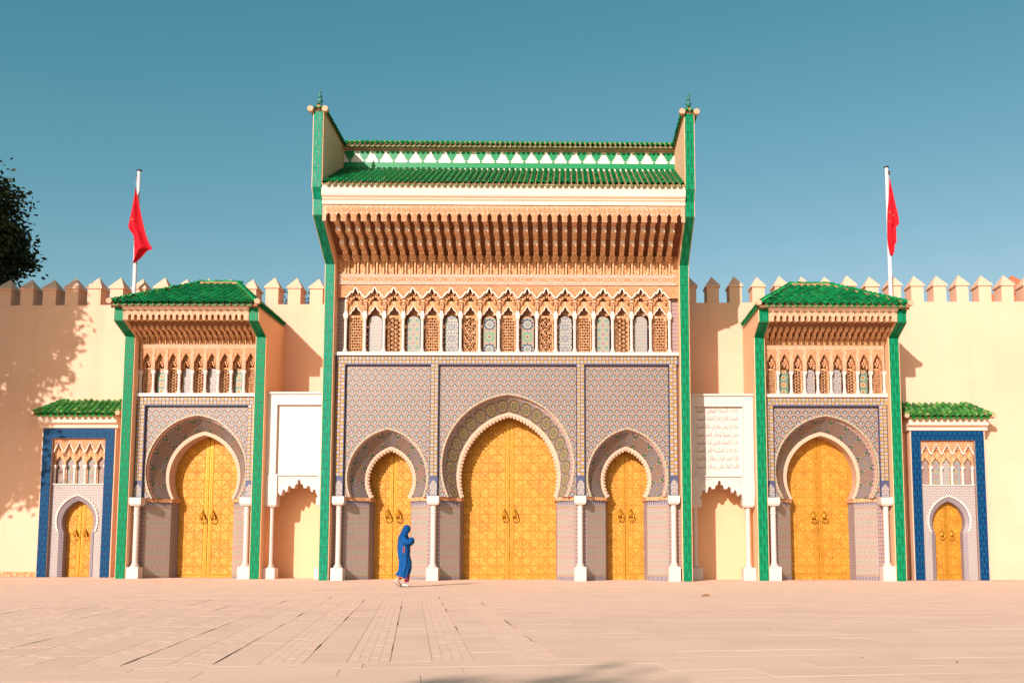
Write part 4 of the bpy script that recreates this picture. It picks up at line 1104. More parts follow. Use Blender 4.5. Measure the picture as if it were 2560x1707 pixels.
# ------------------------------------------------------------------ small blue gates
def build_blue():
    G = empty('blue_gate', (-15.44, 1.85, 0), 'small blue-tiled gate with brass door under little green roof, at the left end', 'gate', 'small blue gates')
    H = 1.26; hi = .94; zt = 5.38; zi = 5.03
    ZS = 1.70; O = (.70, .22, 2.10); Pn = (.56, .24, 2.05)
    a = arch(0, O[0], O[1], O[2], ZS, 20); hb = abs(a[0][0])
    # cream body with recess
    m = MB(); m.prism([(-H-.04, -.5), (-H-.04, 5.40), (H+.04, 5.40), (H+.04, -.5), (hi, -.5), (hi, zi), (-hi, zi), (-hi, -.5)], .015, .544); m.build('body', 'cream plaster', G)
    # blue relief tiles round the recess
    def strip(horizontal, c0, c1, a0, a1, n):
        for k in range(n):
            s0, s1 = a0 + (a1-a0)*k/n + .003, a0 + (a1-a0)*(k+1)/n - .003; m = MB()
            if horizontal: m.box(s0, s1, -.008, .014, c0, c1)
            else: m.box(c0, c1, -.008, .014, s0, s1)
            m.build('glazed_tile', 'blue glaze', G)
    strip(True, zi + .004, zt, -H, H, 8)
    strip(False, -H, -hi - .004, -.4, zi, 16); strip(False, hi + .004, H, -.4, zi, 16)
    m = MB()
    for s in (-1, 1): m.box(s*(hi - .012), s*hi, .016, .16, -.4, zi - .002)
    m.build('edge_strip', 'edge mosaic', G)
    # lower mosaic with horseshoe door
    m = MB(); m.prism([(-hi+.013, -.4), (-hi+.013, 3.38), (hi-.013, 3.38), (hi-.013, -.4), (hb, -.4)] + a[::-1] + [(-hb, -.4)], .14, .30); m.build('door_surround', 'diamond mosaic', G)
    RA = arch(0, O[0]+.0, O[1], O[2], ZS, 20); pa = arch(0, Pn[0], Pn[1], Pn[2], ZS, 20)
    m = MB(); line = [(-hb-.02, -.4)] + [(p[0]*1.02, p[1]) for p in RA] + [(hb+.02, -.4)]
    sc = scallop([(p[0]*1.03, p[1]+.01) for p in RA], 26, -.05)
    dI = arclen(RA); dS = arclen(sc); ia = []
    for q in dS:
        t = q/dS[-1]*dI[-1]; j = next((j for j in range(len(dI)-1) if dI[j+1] >= t-1e-9), len(dI)-2); f = (t-dI[j])/(dI[j+1]-dI[j]); ia.append((RA[j][0] + (RA[j+1][0]-RA[j][0])*f, RA[j][1] + (RA[j+1][1]-RA[j][1])*f))
    m.loft([[(p[0], .141, p[1]) for p in sc], [(p[0], .10, p[1]) for p in sc], [(p[0], .10, p[1]) for p in ia], [(p[0], .20, p[1]) for p in ia]]); m.build('scalloped_arch', 'white trim', G)
    m = MB(); hp = abs(pa[0][0])
    dd = arclen(RA); u = [[(q, v) for q in dd] for v in (0, .15)]
    m.loft([[(p[0], .12, p[1]) for p in RA], [(p[0], .20, p[1]) for p in pa], ], uv=u)
    u = [[(q, v) for q in dd] for v in (0, .3)]
    m.loft([[(p[0], .20, p[1]) for p in pa], [(p[0], .50, p[1]) for p in pa]], uv=u)
    for s in (-1, 1):
        m.add([(s*hb, .12, -.4), (s*hp, .20, -.4), (s*hp, .20, ZS), (s*hb, .12, ZS)], [(0, 1, 2, 3)], 0, [((0, 0), (.2, 0), (.2, 2), (0, 2))])
        m.add([(s*hp, .20, -.4), (s*hp, .50, -.4), (s*hp, .50, ZS), (s*hp, .20, ZS)], [(0, 1, 2, 3)], 0, [((0, 0), (.3, 0), (.3, 2), (0, 2))])
    m.build('arch_reveal', 'border mosaic', G)
    ap = max(p[1] for p in pa)
    for s in (-1, 1):
        half = [p for p in pa if p[0]*s >= -1e-6]; half = half if s < 0 else half[::-1]
        poly = [(s*hp, -.4), (s*hp, ZS - .01)] + [(s*max(.006, abs(p[0]) + .01), p[1] + .01) for p in half] + [(s*.006, -.4)]
        m = MB(); m.prism(poly, .46, .50); leaf = m.build('door_leaf', 'brass', G)
        m = MB()
        for xx in (.03, .08): m.box(s*xx - .01, s*xx + .01, .448, .459, .05, ap-.15)
        m.box(s*.1, s*(hp-.04), .448, .459, .17, .19); z = .2
        while z < ap-.2: m.box(s*.055 - .01, s*.055 + .01, .442, .459, z, z+.025); z += .055
        m.build('studded_border', 'plain brass', leaf)
        kn = obj('knocker', knocker_mesh(), leaf, (s*.17, .458, 1.62)); kn.scale = (.8, .8, .8)
    # upper stucco arcade
    m = MB(); m.box(-hi+.002, hi-.002, .34, .54, 3.38, 5.02); m.build('niche_wall', 'plain stucco', G)
    P = (2*hi - .026)/5; SZ = 3.42
    m = MB(); m.box(-hi+.013, hi-.013, .10, .34, 3.382, SZ); m.build('sill', 'white marble', G)
    A = [(-P/2, 1.10), (0, 1.50), (P/2, 1.10)]
    m = MB(); m.prism([(-P/2+.001, 1.60), (-P/2+.001, 1.10), (0, 1.50), (P/2-.001, 1.10), (P/2-.001, 1.60)], .10, .2); scn = m.mesh('arch_screen', ['peach stucco'])
    m = MB(); m.ribbon(A, .04, .085, .16); trm = m.mesh('arch_trim', ['white trim'])
    c = cusped(.15, .80, .99); m = MB(); m.prism([(-P/2+.001, 1.2), (-P/2+.001, .62), (-.15, .62)] + c + [(.15, .62), (P/2-.001, .62), (P/2-.001, 1.2)], .19, .28); cu = m.mesh('cusped_arch', ['plain stucco'])
    cl = []
    for z, xs in ((1.36, (0,)), (1.28, (-.06, .06)), (1.20, (-.11, 0, .11)), (1.12, (-.14, .14)), (1.03, (-.16, .16))):
        for x in xs: cl.append((x, z, .075, .1, .15, .26))
    mq = cells_mesh(cl)
    col = MB(); col.lathe([(.05, 0), (.05, .03), (.042, .05), (.042, .52), (.06, .56), (.06, .60)], 10); col.box(-.062, .062, -.06, .06, .60, .68); col = col.mesh('small_column', ['white marble'])
    win = [panel_win(k, .28, .98, .29) for k in (7, 6, 0, 6, 7)]
    for i in range(5):
        x = (i-2)*P
        for nm, me in (('arch_screen', scn), ('arch_trim', trm), ('cusped_arch', cu), ('muqarnas', mq), ('tile_window', win[i])): obj(nm, me, G, (x, 0, SZ))
    for i in range(1, 5): obj('small_column', col, G, ((i-2.5)*P, .20, SZ))
    for s in (-1, 1): obj('small_column', col, G, (s*(2.5*P-.035), .20, SZ))
    # cornice and little roof with its outer end hipped
    m = MB(); m.prism([(.54, 5.402), (-.05, 5.402), (-.05, 5.46), (-.02, 5.47), (-.02, 5.50), (-.15, 5.56), (-.18, 5.58), (-.18, 5.82), (.54, 5.82)], -H-.12, H+.12, axis='x'); m.build('cornice', 'white plaster', G)
    ye, ze, yt, zt2, ex0 = -.30, 5.82, .545, 6.40, H + .22
    roof = MB(); hx = .62
    e = [(-ex0, ye, ze), (ex0, ye, ze), (ex0, yt, ze), (-ex0, yt, ze), (-ex0+hx, yt-.01, zt2), (ex0-.12, yt-.01, zt2)]
    roof.add(e, [(0, 1, 5, 4), (1, 2, 5), (3, 0, 4), (2, 3, 4, 5), (0, 1, 2, 3)]); roof = roof.build('roof', 'mortar', G)
    s1 = math.atan2(zt2-ze, yt-ye); L = math.hypot(zt2-ze, yt-ye); rows = 14; pw = 2*ex0/rows; sp = []; exp = .17
    for j in range(int(L/exp)):
        y = ye - .03 + math.cos(s1)*exp*j; z = ze + .02 + math.sin(s1)*exp*j
        for i in range(rows):
            x = -ex0 + pw*(i+.5)
            if x > -ex0 + hx*(y-ye)/(yt-ye) + .04: sp.append((x, y, z))
    st = MB(); put_tiles(roof, sp, s1, .27, .09, 'worn roof tile', 300, st)
    pan_row(st, [(-ex0 + pw*i, ye - .03, ze) for i in range(1, rows)], s1, .08)
    st.build('eave_tiles', 'worn roof tile', roof, kind='stuff', recalc=False)
    ridge_run(roof, (-ex0-.02, ye-.02, ze+.08), (-ex0+hx, yt-.02, zt2+.07), .075, 'worn roof tile')
    ridge_run(roof, (ex0+.01, ye-.02, ze+.08), (ex0-.12, yt-.02, zt2+.07), .075, 'worn roof tile')
    disc_cap(G, (ex0+.01, ye-.06, ze+.08), .09); disc_cap(G, (-ex0-.03, ye-.06, ze+.08), .09)
    return G
BL = build_blue()
BR = copy_tree(BL); BR.location = (15.84, 1.85, -.10); BR.scale = (-1.062, 1, 1.0)
BR['label'] = 'small blue-tiled gate with brass door under little green roof, at the right end'

# ------------------------------------------------------------------ marble niches between the gates
def build_niche():
    G = empty('marble_niche', (-7.38, .6, .03), 'blank white marble panel over shaded scalloped niche, left of the main gate', 'niche', 'marble wall niches')
    x0, x1 = -1.04, 1.24
    m = MB(); m.box(x0-.01, x1+.01, -.06, .5, 6.39, 6.46); m.build('coping', 'white marble', G)
    xa, xb = -.69, .93; za, zb = 3.60, 6.02
    m = MB(); m.box(x0, xa, 0, .45, za, 6.389); m.box(xb, x1, 0, .45, za, 6.389); m.box(xa, xb, 0, .45, zb, 6.389); m.build('panel_frame', 'white marble', G)
    m = MB(); m.box(xa, xb, .12, .44, za, zb); m.build('panel', 'white marble', G)
    m = MB(); m.box(x0-.005, x1+.005, -.025, .46, 3.555, 3.599); m.build('string_course', 'white marble', G)
    # scalloped arch in one slab
    xl, xr = -.62, .86; n = 7; A = [(xl, 2.78)]; xm = (xl+xr)/2; hw = (xr-xl)/2
    pr = [(-1.0, 2.95), (-.93, 3.0), (-.86, 2.90), (-.80, 2.96), (-.75, 3.10), (-.66, 3.12), (-.62, 3.02), (-.55, 3.05), (-.50, 3.22), (-.40, 3.25), (-.34, 3.16), (-.22, 3.16), (-.16, 3.30), (-.08, 3.30), (-.06, 3.42), (0, 3.46)]
    pts = [(xm + x*hw, z-.03) for x, z in pr]; pts += [(xm - x*hw, z-.03) for x, z in pr[-2::-1]]
    m = MB(); m.prism([(x0+.02, 3.554), (x0+.02, 2.80), (xl, 2.80)] + pts + [(xr, 2.80), (x1-.02, 2.80), (x1-.02, 3.554)], .04, .40); m.build('scalloped_arch', 'white marble', G)
    m = MB(); ring = []
    for i in range(31):
        a = math.pi*(1 - i/30); ring.append((xm + (hw+.06)*math.cos(a), 2.95 + .56*math.sin(a)))
    # perforated corners above the arch
    L = [p for p in ring if p[0] <= xm]; 
    m.prism([(xm - hw - .06, 3.54)] + L[:13], .026, .039); m.prism([(xm + hw + .06, 3.54)] + [(2*xm - x, z) for x, z in L[:13]], .026, .039); m.build('lattice_corner', 'grey marble lattice', G)
    for cx in (-.83, .99):
        m = MB(); m.box(cx-.21, cx+.21 if cx < 0 else 1.238, -.03, .42, 2.80, 3.553); m.build('impost_block', 'white marble', G)
    cm = column('white marble', .40, 2.50, 2.798, .078, .42, .40, .4)
    for cx in (-.83, .93): obj('column', cm, G, (cx, .18, 0))
    m = MB(); m.box(x0+.01, x1-.01, 1.15, 1.79, -.4, 6.36); m.build('niche_back', 'warm plaster', G)
    m = MB(); m.box(x0+.012, x1-.012, .46, 1.149, 3.5, 6.37); m.build('niche_vault', 'cream plaster', G)
    return G
NL = build_niche()
NR = copy_tree(NL); NR.location = (7.40, .6, -.03); NR.scale = (-1.05, 1, 1)
NR['label'] = 'white marble panel with carved Arabic verses over scalloped niche, right of the main gate'

# ------------------------------------------------------------------ carved inscription on the right marble panel
FORMS = {'ا': 0xFE8D, 'أ': 0xFE83, 'إ': 0xFE87, 'آ': 0xFE81, 'ب': 0xFE8F, 'ة': 0xFE93, 'ت': 0xFE95, 'ث': 0xFE99, 'ج': 0xFE9D, 'ح': 0xFEA1, 'خ': 0xFEA5, 'د': 0xFEA9, 'ذ': 0xFEAB, 'ر': 0xFEAD, 'ز': 0xFEAF, 'س': 0xFEB1, 'ش': 0xFEB5, 'ص': 0xFEB9, 'ض': 0xFEBD, 'ط': 0xFEC1, 'ع': 0xFEC9, 'غ': 0xFECD, 'ف': 0xFED1, 'ق': 0xFED5, 'ك': 0xFED9, 'ل': 0xFEDD, 'م': 0xFEE1, 'ن': 0xFEE5, 'ه': 0xFEE9, 'و': 0xFEED, 'ؤ': 0xFE85, 'ى': 0xFEEF, 'ي': 0xFEF1, 'ء': 0xFE80}
RIGHT = set('اأإآةدذرزوؤىء')
LAMALEF = {'ا': 0xFEFB, 'أ': 0xFEF7, 'إ': 0xFEF9, 'آ': 0xFEF5}
def shape(word):
    out = []; i = 0; prev = False
    while i < len(word):
        c = word[i]
        if c == 'ل' and i+1 < len(word) and word[i+1] in LAMALEF:
            out.append(chr(LAMALEF[word[i+1]] + (1 if prev else 0))); prev = False; i += 2; continue
        nxt = i+1 < len(word) and c not in RIGHT and word[i+1] != 'ء'
        b = FORMS[c]
        if c == 'ء': out.append(chr(b)); prev = False
        elif c in RIGHT: out.append(chr(b + (1 if prev else 0))); prev = False
        else: out.append(chr(b + (3 if prev and nxt else 2 if nxt else 1 if prev else 0))); prev = nxt
        i += 1
    return ''.join(out)[::-1]
LINES = ['أنا باب الشريعة الموفون الآملينا', 'فضم ما الأبراج لدار الملوك المرعينا', 'وعلا قرنا وعلى مقام في ملك السنينا', 'وعن يمينها وصال قصر سنينا', 'نادت الضيف الناس أمنا مؤمنينا', 'دعاه لا بد السكينة العز المسنا', 'فإذا أضر الباب وقال الأثرينا', 'فلنا أهلا على سلام آمنينا']
mat('carved shadow', lambda: (.27, .20, .17), .8, spec=.1)
for k, line in enumerate(LINES):
    txt = ' '.join(shape(w) for w in line.split(' ')[::-1])
    cu = bpy.data.curves.new('inscription', 'FONT'); cu.body = txt; cu.size = 1.0; cu.extrude = .02; cu.align_x = 'CENTER'; cu.resolution_u = 3
    tmp = bpy.data.objects.new('tmp', cu); COL.objects.link(tmp); dg = bpy.context.evaluated_depsgraph_get(); dg.update()
    me = bpy.data.meshes.new_from_object(tmp.evaluated_get(dg)); bpy.data.objects.remove(tmp)
    xs = [v.co.x for v in me.vertices]; w = (max(xs)-min(xs)) or 1; mid = (max(xs)+min(xs))/2
    sx = 1.46/w; sz = .235
    for v in me.vertices: v.co = ((v.co.x-mid)*sx, -v.co.z*.2, v.co.y*sz)
    me.materials.clear(); me.materials.append(MATS['carved shadow'])
    o = obj('inscription_line', me, NR, ((7.25-7.40)/-1.05, .1175, 5.80 + .03 - .282*k)); o.scale = (-1/1.05, 1, 1)

# ------------------------------------------------------------------ flags
def m_cloth(col):
    def f():
        n = geo_noise(14, 3, .5); return mix(n, tuple(v*.85 for v in col), col), (n, .2, .01)
    return f
mat('red cloth', m_cloth((.62, .008, .018)), .75, spec=.15)
mat('white paint', lambda: (.60, .55, .54), .4)
mat('dark metal', lambda: (.035, .03, .03), .5)
def interp(tab, z):
    t = sorted(tab)
    if z <= t[0][0]: return t[0][1]
    for (a, b), (c, d) in zip(t, t[1:]):
        if z <= c: return b + (d-b)*(z-a)/((c-a) or 1)
    return t[-1][1]
def flag_and_pole(px, top, Ltab, Rtab, seed, lab_f, lab_p, green):
    P = empty('flagpole', (px, 2.12, 0), lab_p, 'flagpole', 'flagpoles on the wall')
    m = MB(); m.lathe([(.075, .0), (.072, 9), (.062, top-.03)], 14); m.build('pole', 'white paint', P, smooth=True)
    m = MB(); m.lathe([(.09, top-.03), (.10, top-.01), (.08, top+.015), (.02, top+.03)], 14); m.build('cap', 'dark metal', P)
    m = MB(); s = -1 if seed == 1 else 1
    m.box(s*.06 - .02, s*.06 + .03*s + .02, -.09, .0, top-.32, top-.18); m.build('pulley', 'dark metal', P)
    m = MB(); m.tube([(s*.05, -.085, top-.25), (s*.04, -.088, (top+9)/2), (s*.03, -.09, 9.0)], .006, 5); m.build('halyard', 'white paint', P)
    zt = max(z for z, x in Ltab + Rtab); zb = min(z for z, x in Ltab + Rtab)
    rows = []; N = 16; K = 46
    for i in range(K+1):
        z = zt + (zb-zt)*i/K; a, b = interp(Ltab, z), interp(Rtab, z); w = b-a; row = []
        for j in range(N+1):
            t = j/N; y = 1.96 - .02 + math.sin(t*7.5 + seed + (z-zb)*.5)*min(.11, w*.30)*(.4 + .6*i/K) - .05*math.sin(t*math.pi)
            row.append((a + w*t, y, z))
        rows.append(row)
    m = MB(); m.loft(rows); f = m.build('flag', 'red cloth', smooth=True)
    tag(f, lab_f, 'flag', 'flags on the poles')
    so_ = f.modifiers.new('thickness', 'SOLIDIFY'); so_.thickness = .008
    for gx, gz_, gw, gh in green:
        a, b = interp(Ltab, gz_), interp(Rtab, gz_); t = (gx-a)/(b-a)
        y = 1.94 + math.sin(t*7.5 + seed + (gz_-zb)*.5)*min(.11, (b-a)*.30) - .05*math.sin(t*math.pi) - .035
        m = MB(); m.prism([(gx-gw, gz_-gh), (gx+gw*.6, gz_-gh*.2), (gx+gw, gz_+gh), (gx-gw*.3, gz_+gh*.4)], y, y+.012); m.build('emblem', 'green tile', f)
flag_and_pole(-13.83, 15.02, [(14.29, -13.84), (13.84, -13.92), (13.4, -14.0), (12.87, -14.1), (12.77, -14.07), (12.53, -13.89), (12.03, -13.85), (11.45, -13.83)],
              [(14.29, -13.82), (14.21, -13.82), (13.76, -13.72), (13.24, -13.61), (12.83, -13.51), (12.43, -13.40), (12.19, -13.29), (12.0, -13.17), (11.96, -13.36), (11.79, -13.49), (11.57, -13.67), (11.45, -13.80)], 1,
              'red flag hanging limp in folds on the left flagpole', 'white flagpole rising behind the left pavilion roof', [(-13.845, 13.03, .02, .03)])
flag_and_pole(14.02, 15.33, [(14.83, 14.06), (13.93, 13.99), (13.63, 13.95), (13.1, 13.93), (12.6, 13.92), (12.22, 13.94), (11.92, 13.99), (11.84, 14.05)],
              [(14.83, 14.075), (14.37, 14.15), (14.02, 14.21), (13.66, 14.27), (13.31, 14.33), (13.07, 14.35), (12.94, 14.23), (12.69, 14.23), (12.35, 14.235), (12.28, 14.17), (12.05, 14.15), (11.85, 14.09)], 2,
              'red flag with green star hanging limp on the right flagpole', 'white flagpole rising behind the right pavilion roof', [(13.985, 13.48, .025, .06), (13.965, 13.15, .022, .03), (14.13, 13.38, .025, .03)])

# ------------------------------------------------------------------ trees
def m_leaf(a, b):
    def f():
        n = geo_noise(1.3, 3, .6); r = geo_noise(9, 2, .5); c = mix(r, a, b); return mix(smooth(n, .58, .75)*.45, c, (b[0]*2.6, b[1]*1.3, b[2]))
    return f
mat('dark leaves', m_leaf((.012, .020, .006), (.035, .045, .010)), .6, spec=.2)
mat('bark', lambda: (mix(geo_noise(6, 4, .6), (.06, .04, .025), (.13, .09, .06)), None)[0], .9)
def tree(label, base, trunk_top, lumps, leaf, per, seed):
    rg = random.Random(seed)
    T = empty('leafy_tree', base, label, 'tree')
    tr = MB(); bx, by, bz = base
    tt = Vector(trunk_top) - Vector(base)
    tr.tube([(0, 0, -.3), (tt.x*.3, tt.y*.3, tt.z*.4), tuple(tt)], [.38, .28, .2], 9)
    lv = MB()
    for (c, r, n) in lumps:
        c = Vector(c) - Vector(base)
        for k in range(n):
            d = Vector((rg.gauss(0, 1), rg.gauss(0, 1), rg.gauss(0, 1))).normalized(); q = rg.random()**.4
            p = c + Vector((d.x*r[0]*q, d.y*r[1]*q, d.z*r[2]*q))
            if k % 9 == 0:
                mid = tt.lerp(p, .5) + Vector((0, 0, -.25)); tr.tube([tuple(tt*.8), tuple(mid), tuple(p)], [.11, .06, .02], 5)
            sp = rg.uniform(.20, .42)
            for i in range(per):
                o = p + Vector((rg.gauss(0, sp), rg.gauss(0, sp), rg.gauss(0, sp*.7)))
                u = Vector((rg.gauss(0, 1), rg.gauss(0, 1), rg.gauss(0, .7))).normalized(); v = u.orthogonal().normalized()
                w = u.cross(v); a = rg.random()*6.28; v2 = v*math.cos(a) + w*math.sin(a); L = leaf*rg.uniform(.7, 1.3)
                lv.add([tuple(o - u*L*.5), tuple(o + v2*L*.28), tuple(o + u*L*.5), tuple(o - v2*L*.28)], [(0, 1, 2, 3)])
    tr.build('trunk', 'bark', T, smooth=True); lv.build('crown', 'dark leaves', T, recalc=False)
tree('dark leafy tree behind the wall at the left edge', (-23.2, 6.5, -.1), (-22.8, 6.3, 11.5),
     [((-22.9, 6, 13.3), (2.9, 2.2, 1.5), 260), ((-22.9, 6, 15.2), (2.1, 2.0, 2.0), 190), ((-21.6, 6, 13.2), (1.3, 1.2, .7), 60), ((-21.5, 6, 12.2), (1.0, 1.0, .5), 26)], .22, 75, 3)
tree('broad leafy tree left of the square whose shadow dapples the wall', (-23.6, -7.0, .1), (-23.4, -6.8, 6.0),
     [((-24.0, -6.6, 11.0), (3.5, 2.6, 4.4), 330), ((-21.5, -6.6, 13.6), (1.5, 1.6, 2.0), 70), ((-22.8, -6.6, 15.0), (2.6, 2.0, 1.6), 110), ((-27.5, -6.8, 18.0), (4.6, 3.2, 4.5), 220), ((-22.3, -6.6, 8.6), (2.0, 1.6, 2.2), 60)], .26, 46, 5)
tree('leafy tree behind the viewer shading the near paving', (-9.0, -51.0, .1), (-9.0, -50.8, 6.5),
     [((-9.5, -50.8, 9.2), (1.3, 1.8, 2.2), 90), ((-7.7, -50.9, 9.1), (.6, 1.0, 1.6), 26), ((-11.3, -50.9, 8.0), (1.3, 1.6, 1.8), 50)], .30, 42, 8)
# shrub tops showing between the merlons
def shrub(x, z, seed, lab):
    rg = random.Random(seed); T = empty('shrub', (x, 4.2, 0), lab, 'shrub'); lv = MB(); st = MB(); st.tube([(0, 0, -.1), (.05, 0, z*.6), (0, 0, z)], [.06, .04, .015], 6)
    for i in range(520):
        o = Vector((rg.gauss(0, .38), rg.gauss(0, .3), z + rg.gauss(0, .26))); u = Vector((rg.gauss(0, 1), rg.gauss(0, 1), rg.gauss(0, 1))).normalized(); v = u.orthogonal().normalized(); L = .13
        lv.add([tuple(o - u*L*.5), tuple(o + v*L*.28), tuple(o + u*L*.5), tuple(o - v*L*.28)], [(0, 1, 2, 3)])
    st.build('stem', 'bark', T); lv.build('foliage', 'dark leaves', T, recalc=False)
shrub(-8.5, 10.35, 21, 'small dark shrub showing between merlons right of the left pavilion')
# red building far right behind the wall
def red_house():
    G = empty('red_building', (21.6, 9.0, 0), 'reddish plastered building behind the wall at the far right', 'building')
    m = MB(); m.box(-.75, 3.0, 0, 3.0, -.3, 12.35); m.build('wall', 'red plaster', G)
    m = MB(); m.add([(0.0, -.05, 12.35), (1.1, -.05, 12.35), (1.1, 1.05, 12.35), (0.0, 1.05, 12.35), (0, -.05, 12.75), (1.1, -.05, 12.75), (1.1, 1.05, 12.75), (0, 1.05, 12.75), (.55, .5, 13.35)], [(0, 1, 5, 4), (1, 2, 6, 5), (2, 3, 7, 6), (3, 0, 4, 7), (4, 5, 8), (5, 6, 8), (6, 7, 8), (7, 4, 8)]); m.build('turret', 'red plaster', G)
red_house()

# ------------------------------------------------------------------ woman in blue walking past
mat('skin', lambda: (mix(geo_noise(20), (.42, .22, .15), (.50, .28, .20)), None)[0], .6)
mat('blue robe', m_cloth((.003, .070, .235)), .8, spec=.15)
mat('blue scarf', m_cloth((.002, .052, .19)), .8, spec=.15)
mat('orange trim', lambda: (.62, .10, .015), .8)
mat('purple cloth', m_cloth((.20, .02, .06)), .8, spec=.15)
mat('pale leather', lambda: (.50, .46, .42), .5)
def person():
    k = .00132; px, py = -2.42, -6.5
    def q(zx, zy, y=0.0): return ((zx-560)*k, y, (1440-zy)*k + .012)
    J = {}; V = []; E = []; RAD = []
    def chain(pts, start=None):
        last = start
        for (zx, zy, y, r) in pts:
            V.append(q(zx, zy, y)); RAD.append(r); i = len(V)-1
            if last is not None: E.append((last, i))
            last = i
        return last
    root = chain([(562, 860, 0, .135)])
    ch = chain([(560, 700, 0, .115), (556, 560, 0, .12), (560, 450, 0, .115)], root)
    chain([(578, 392, 0, .052), (596, 330, 0, .062), (608, 262, 0, .092), (612, 215, 0, .07)], ch)
    for side, pts in ((-1, [(588, 960, .085), (622, 1090, .055), (608, 1230, .048), (585, 1385, .034), (640, 1420, .03), (672, 1426, .02)]), (1, [(545, 970, .085), (545, 1110, .055), (490, 1220, .046), (432, 1322, .034), (470, 1385, .03), (512, 1425, .02)])):
        chain([(a, b, -side*.075 if False else side*-.075*-1*-1 if False else side*.07*-1, r) for a, b, r in pts], root)
    sh = chain([(548, 455, -.15, .06), (595, 520, -.20, .047), (655, 560, -.19, .04), (690, 500, -.14, .032), (684, 432, -.10, .024), (672, 404, -.085, .028)], ch)
    for d, (a, b) in enumerate(((-14, -10), (-4, -16), (6, -18), (14, -14))):
        chain([(672+a*.8, 404+b, -.085 + .014*d - .02, .0095), (672+a*1.1-8, 404+b*2.1, -.08 + .014*d - .02, .0085), (664+a, 404+b*2.5, -.07 + .014*d - .02, .0075)], sh)
    chain([(690, 398, -.11, .0105), (688, 380, -.105, .009)], sh)
    sh2 = chain([(566, 455, .15, .06), (620, 540, .20, .047), (668, 570, .16, .04), (700, 520, .06, .03), (706, 500, .0, .027)], ch)
    for d in range(4): chain([(712, 492, .0 - .016*d + .02, .0095), (718, 480, -.01 - .016*d + .02, .008)], sh2)
    chain([(700, 484, .03, .0105), (702, 474, .02, .009)], sh2)
    me = bpy.data.meshes.new('person'); me.from_pydata(V, E, []); me.materials.append(MATS['skin'])
    B = bpy.data.objects.new('person', me); COL.objects.link(B); B.location = (px, py, gz(px))
    tag(B, 'person in long blue robe and headscarf walking past a brass door, hand at chin', 'person')
    sk = B.modifiers.new('skin', 'SKIN'); ly = me.skin_vertices[0] if me.skin_vertices else None
    if ly is None: ly = me.skin_vertices.new()
    for i, r in enumerate(RAD): ly.data[i].radius = (r, r)
    ly.data[0].use_root = True
    B.modifiers.new('smooth', 'SUBSURF').levels = 1; B.modifiers['smooth'].render_levels = 1
    sk.use_smooth_shade = True
    # robe: one loft from shoulders to the slanting hem, with folds
    R = [(392, 545, 615, .07), (405, 505, 628, .13), (430, 470, 640, .175), (480, 448, 650, .20), (560, 436, 668, .20), (640, 430, 679, .19), (720, 432, 680, .185), (800, 440, 680, .195), (880, 458, 690, .205), (950, 468, 706, .21), (1030, 470, 714, .205), (1090, 458, 700, .20), (1150, 432, 688, .20), (1195, 402, 676, .205)]
    N = 72; rows = []
    for i, (zy, l, r, b) in enumerate(R):
        c = (l+r)/2; a = (r-l)/2; row = []
        for j in range(N):
            t = 2*math.pi*j/N; f = 1 + (.075*math.sin(8*t + zy*.012) + .05*math.sin(13*t - zy*.017))*min(1, max(.15, (zy-480)/380))
            x, y, z = q(c + a*math.cos(t)*f, zy, b*math.sin(t)*f); row.append((x, y, z))
        rows.append(row)
    hem = []
    for j in range(N):
        t = 2*math.pi*j/N; f = 1 + .05*math.sin(9*t + 13); x, y, z = q(528 + 138*math.cos(t)*f, 1250 + 48*math.cos(t), .215*math.sin(t)*f); hem.append((x, y, z))
    rows.append(hem); m = MB(); m.loft(rows, close=True); robe = m
    # sleeves
    robe.tube([q(545, 440, -.15), q(590, 500, -.205), q(640, 548, -.215), q(690, 545, -.19), q(722, 500, -.16), q(722, 462, -.14)], [.085, .082, .08, .082, .075, .07], 12)
    robe.tube([q(566, 440, .15), q(620, 520, .20), q(668, 562, .17), q(705, 530, .08), q(716, 500, .02)], [.085, .08, .078, .075, .068], 12)
    ro = robe.build('robe', 'blue robe', B, smooth=True)
    m = MB(); m.tube([(p[0], p[1], p[2]) for p in hem] + [hem[0]], .008, 5); m.build('hem_trim', 'orange trim', ro)
    m = MB(); pts = []
    for j in range(17):
        t = 2*math.pi*j/16; x, y, z = q(580 + 17*math.cos(t) + 6*math.sin(t), 695 - 68*math.sin(t)*1.0, -.198); pts.append((x, y, z))
    m.tube(pts, .006, 5); m.build('pocket_trim', 'orange trim', ro)
    # headscarf with its tail down the back
    Sc = [(186, 592, 628, .02), (196, 566, 652, .05), (215, 548, 672, .078), (245, 532, 684, .098), (285, 512, 688, .105), (320, 498, 676, .103), (350, 484, 650, .098), (380, 468, 640, .11), (410, 452, 640, .145), (435, 446, 625, .172)]
    rows = []
    for (zy, l, r, b) in Sc:
        c = (l+r)/2; a = (r-l)/2
        rows.append([q(c + a*math.cos(2*math.pi*j/28)*(1 + .02*math.sin(8*2*math.pi*j/28 + zy*.03)), zy, b*math.sin(2*math.pi*j/28)) for j in range(28)])
    m = MB(); m.loft(rows, close=True); m.f.append(tuple(range(28))); m.m.append(0); m.uv.append(None)
    tail = []
    for zy, x, w in ((380, 470, .09), (450, 440, .11), (540, 430, .11), (630, 424, .10), (700, 426, .09), (722, 430, .085)):
        tail.append([q(x + 34*abs(j-4)/4*(abs(j-4)/4) - 4*math.sin(j*1.9), zy, w*(j-4)/4) for j in range(9)])
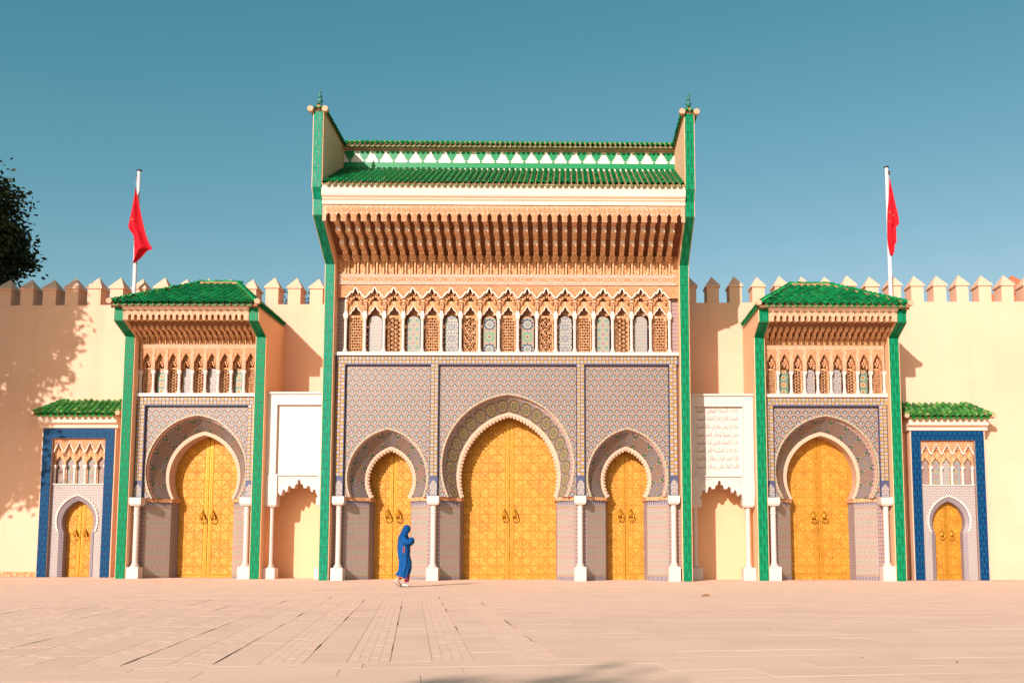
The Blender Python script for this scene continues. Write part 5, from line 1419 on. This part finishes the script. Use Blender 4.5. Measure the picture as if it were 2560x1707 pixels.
    m.loft(tail); sc_ = m.build('headscarf', 'blue scarf', B, smooth=True)
    # trouser legs showing under the hem, and shoes
    m = MB(); m.tube([q(612, 1160, -.08), q(628, 1260, -.085), q(636, 1345, -.085)], [.07, .062, .058], 12); m.build('trouser_leg', 'purple cloth', B, smooth=True)
    m = MB(); m.tube([q(520, 1190, .06), q(470, 1255, .07), q(450, 1285, .07)], [.07, .058, .054], 12); m.build('trouser_leg', 'purple cloth', B, smooth=True)
    for pts, y in (([(392, 1300), (410, 1340), (450, 1395), (515, 1436)], .07), ([(540, 1424), (580, 1422), (640, 1428), (688, 1436)], -.07)):
        m = MB(); rr = [.036, .042, .042, .024]
        m.tube([q(a, b-14, y) for a, b in pts], rr, 10); m.build('shoe', 'pale leather', B, smooth=True)
        m = MB(); m.tube([q(a, b+8, y) for a, b in pts], [.028, .034, .034, .02], 8); m.build('shoe_sole', 'dark metal', B, smooth=True)
person()

# ------------------------------------------------------------------ fallen leaves on the paving
mat('dry leaf', lambda: (mix(rnd(), (.30, .10, .02), (.42, .22, .04)), None)[0], .7)
for i, (x, y, lab, s) in enumerate(((5.02, -11.37, 'curled yellow leaf lying on the paving before the right niche', .20), (5.43, -24.04, 'brown leaf lying near the bottom right of the paving', .055), (4.70, -23.67, 'small yellow leaf lying left of the brown leaf', .03), (4.53, -20.36, 'tiny brown leaf lying mid right on the paving', .03), (3.32, -16.67, 'tiny reddish leaf lying on the paving in front of the main gate', .035))):
    m = MB(); m.loft([[(-.5*s, -.02*s, 0), (-.5*s, .02*s, .06*s)], [(-.15*s, -.22*s, .02*s), (-.15*s, .2*s, .16*s)], [(.2*s, -.24*s, .06*s), (.2*s, .2*s, .2*s)], [(.5*s, -.03*s, .1*s), (.5*s, .02*s, .14*s)]])
    o = m.build('fallen_leaf', 'dry leaf', loc=(x, y, gz(x)+.004)); o.rotation_euler = (0, 0, i*1.3); tag(o, lab, 'leaf', 'fallen leaves')
    o.modifiers.new('thickness', 'SOLIDIFY').thickness = .003
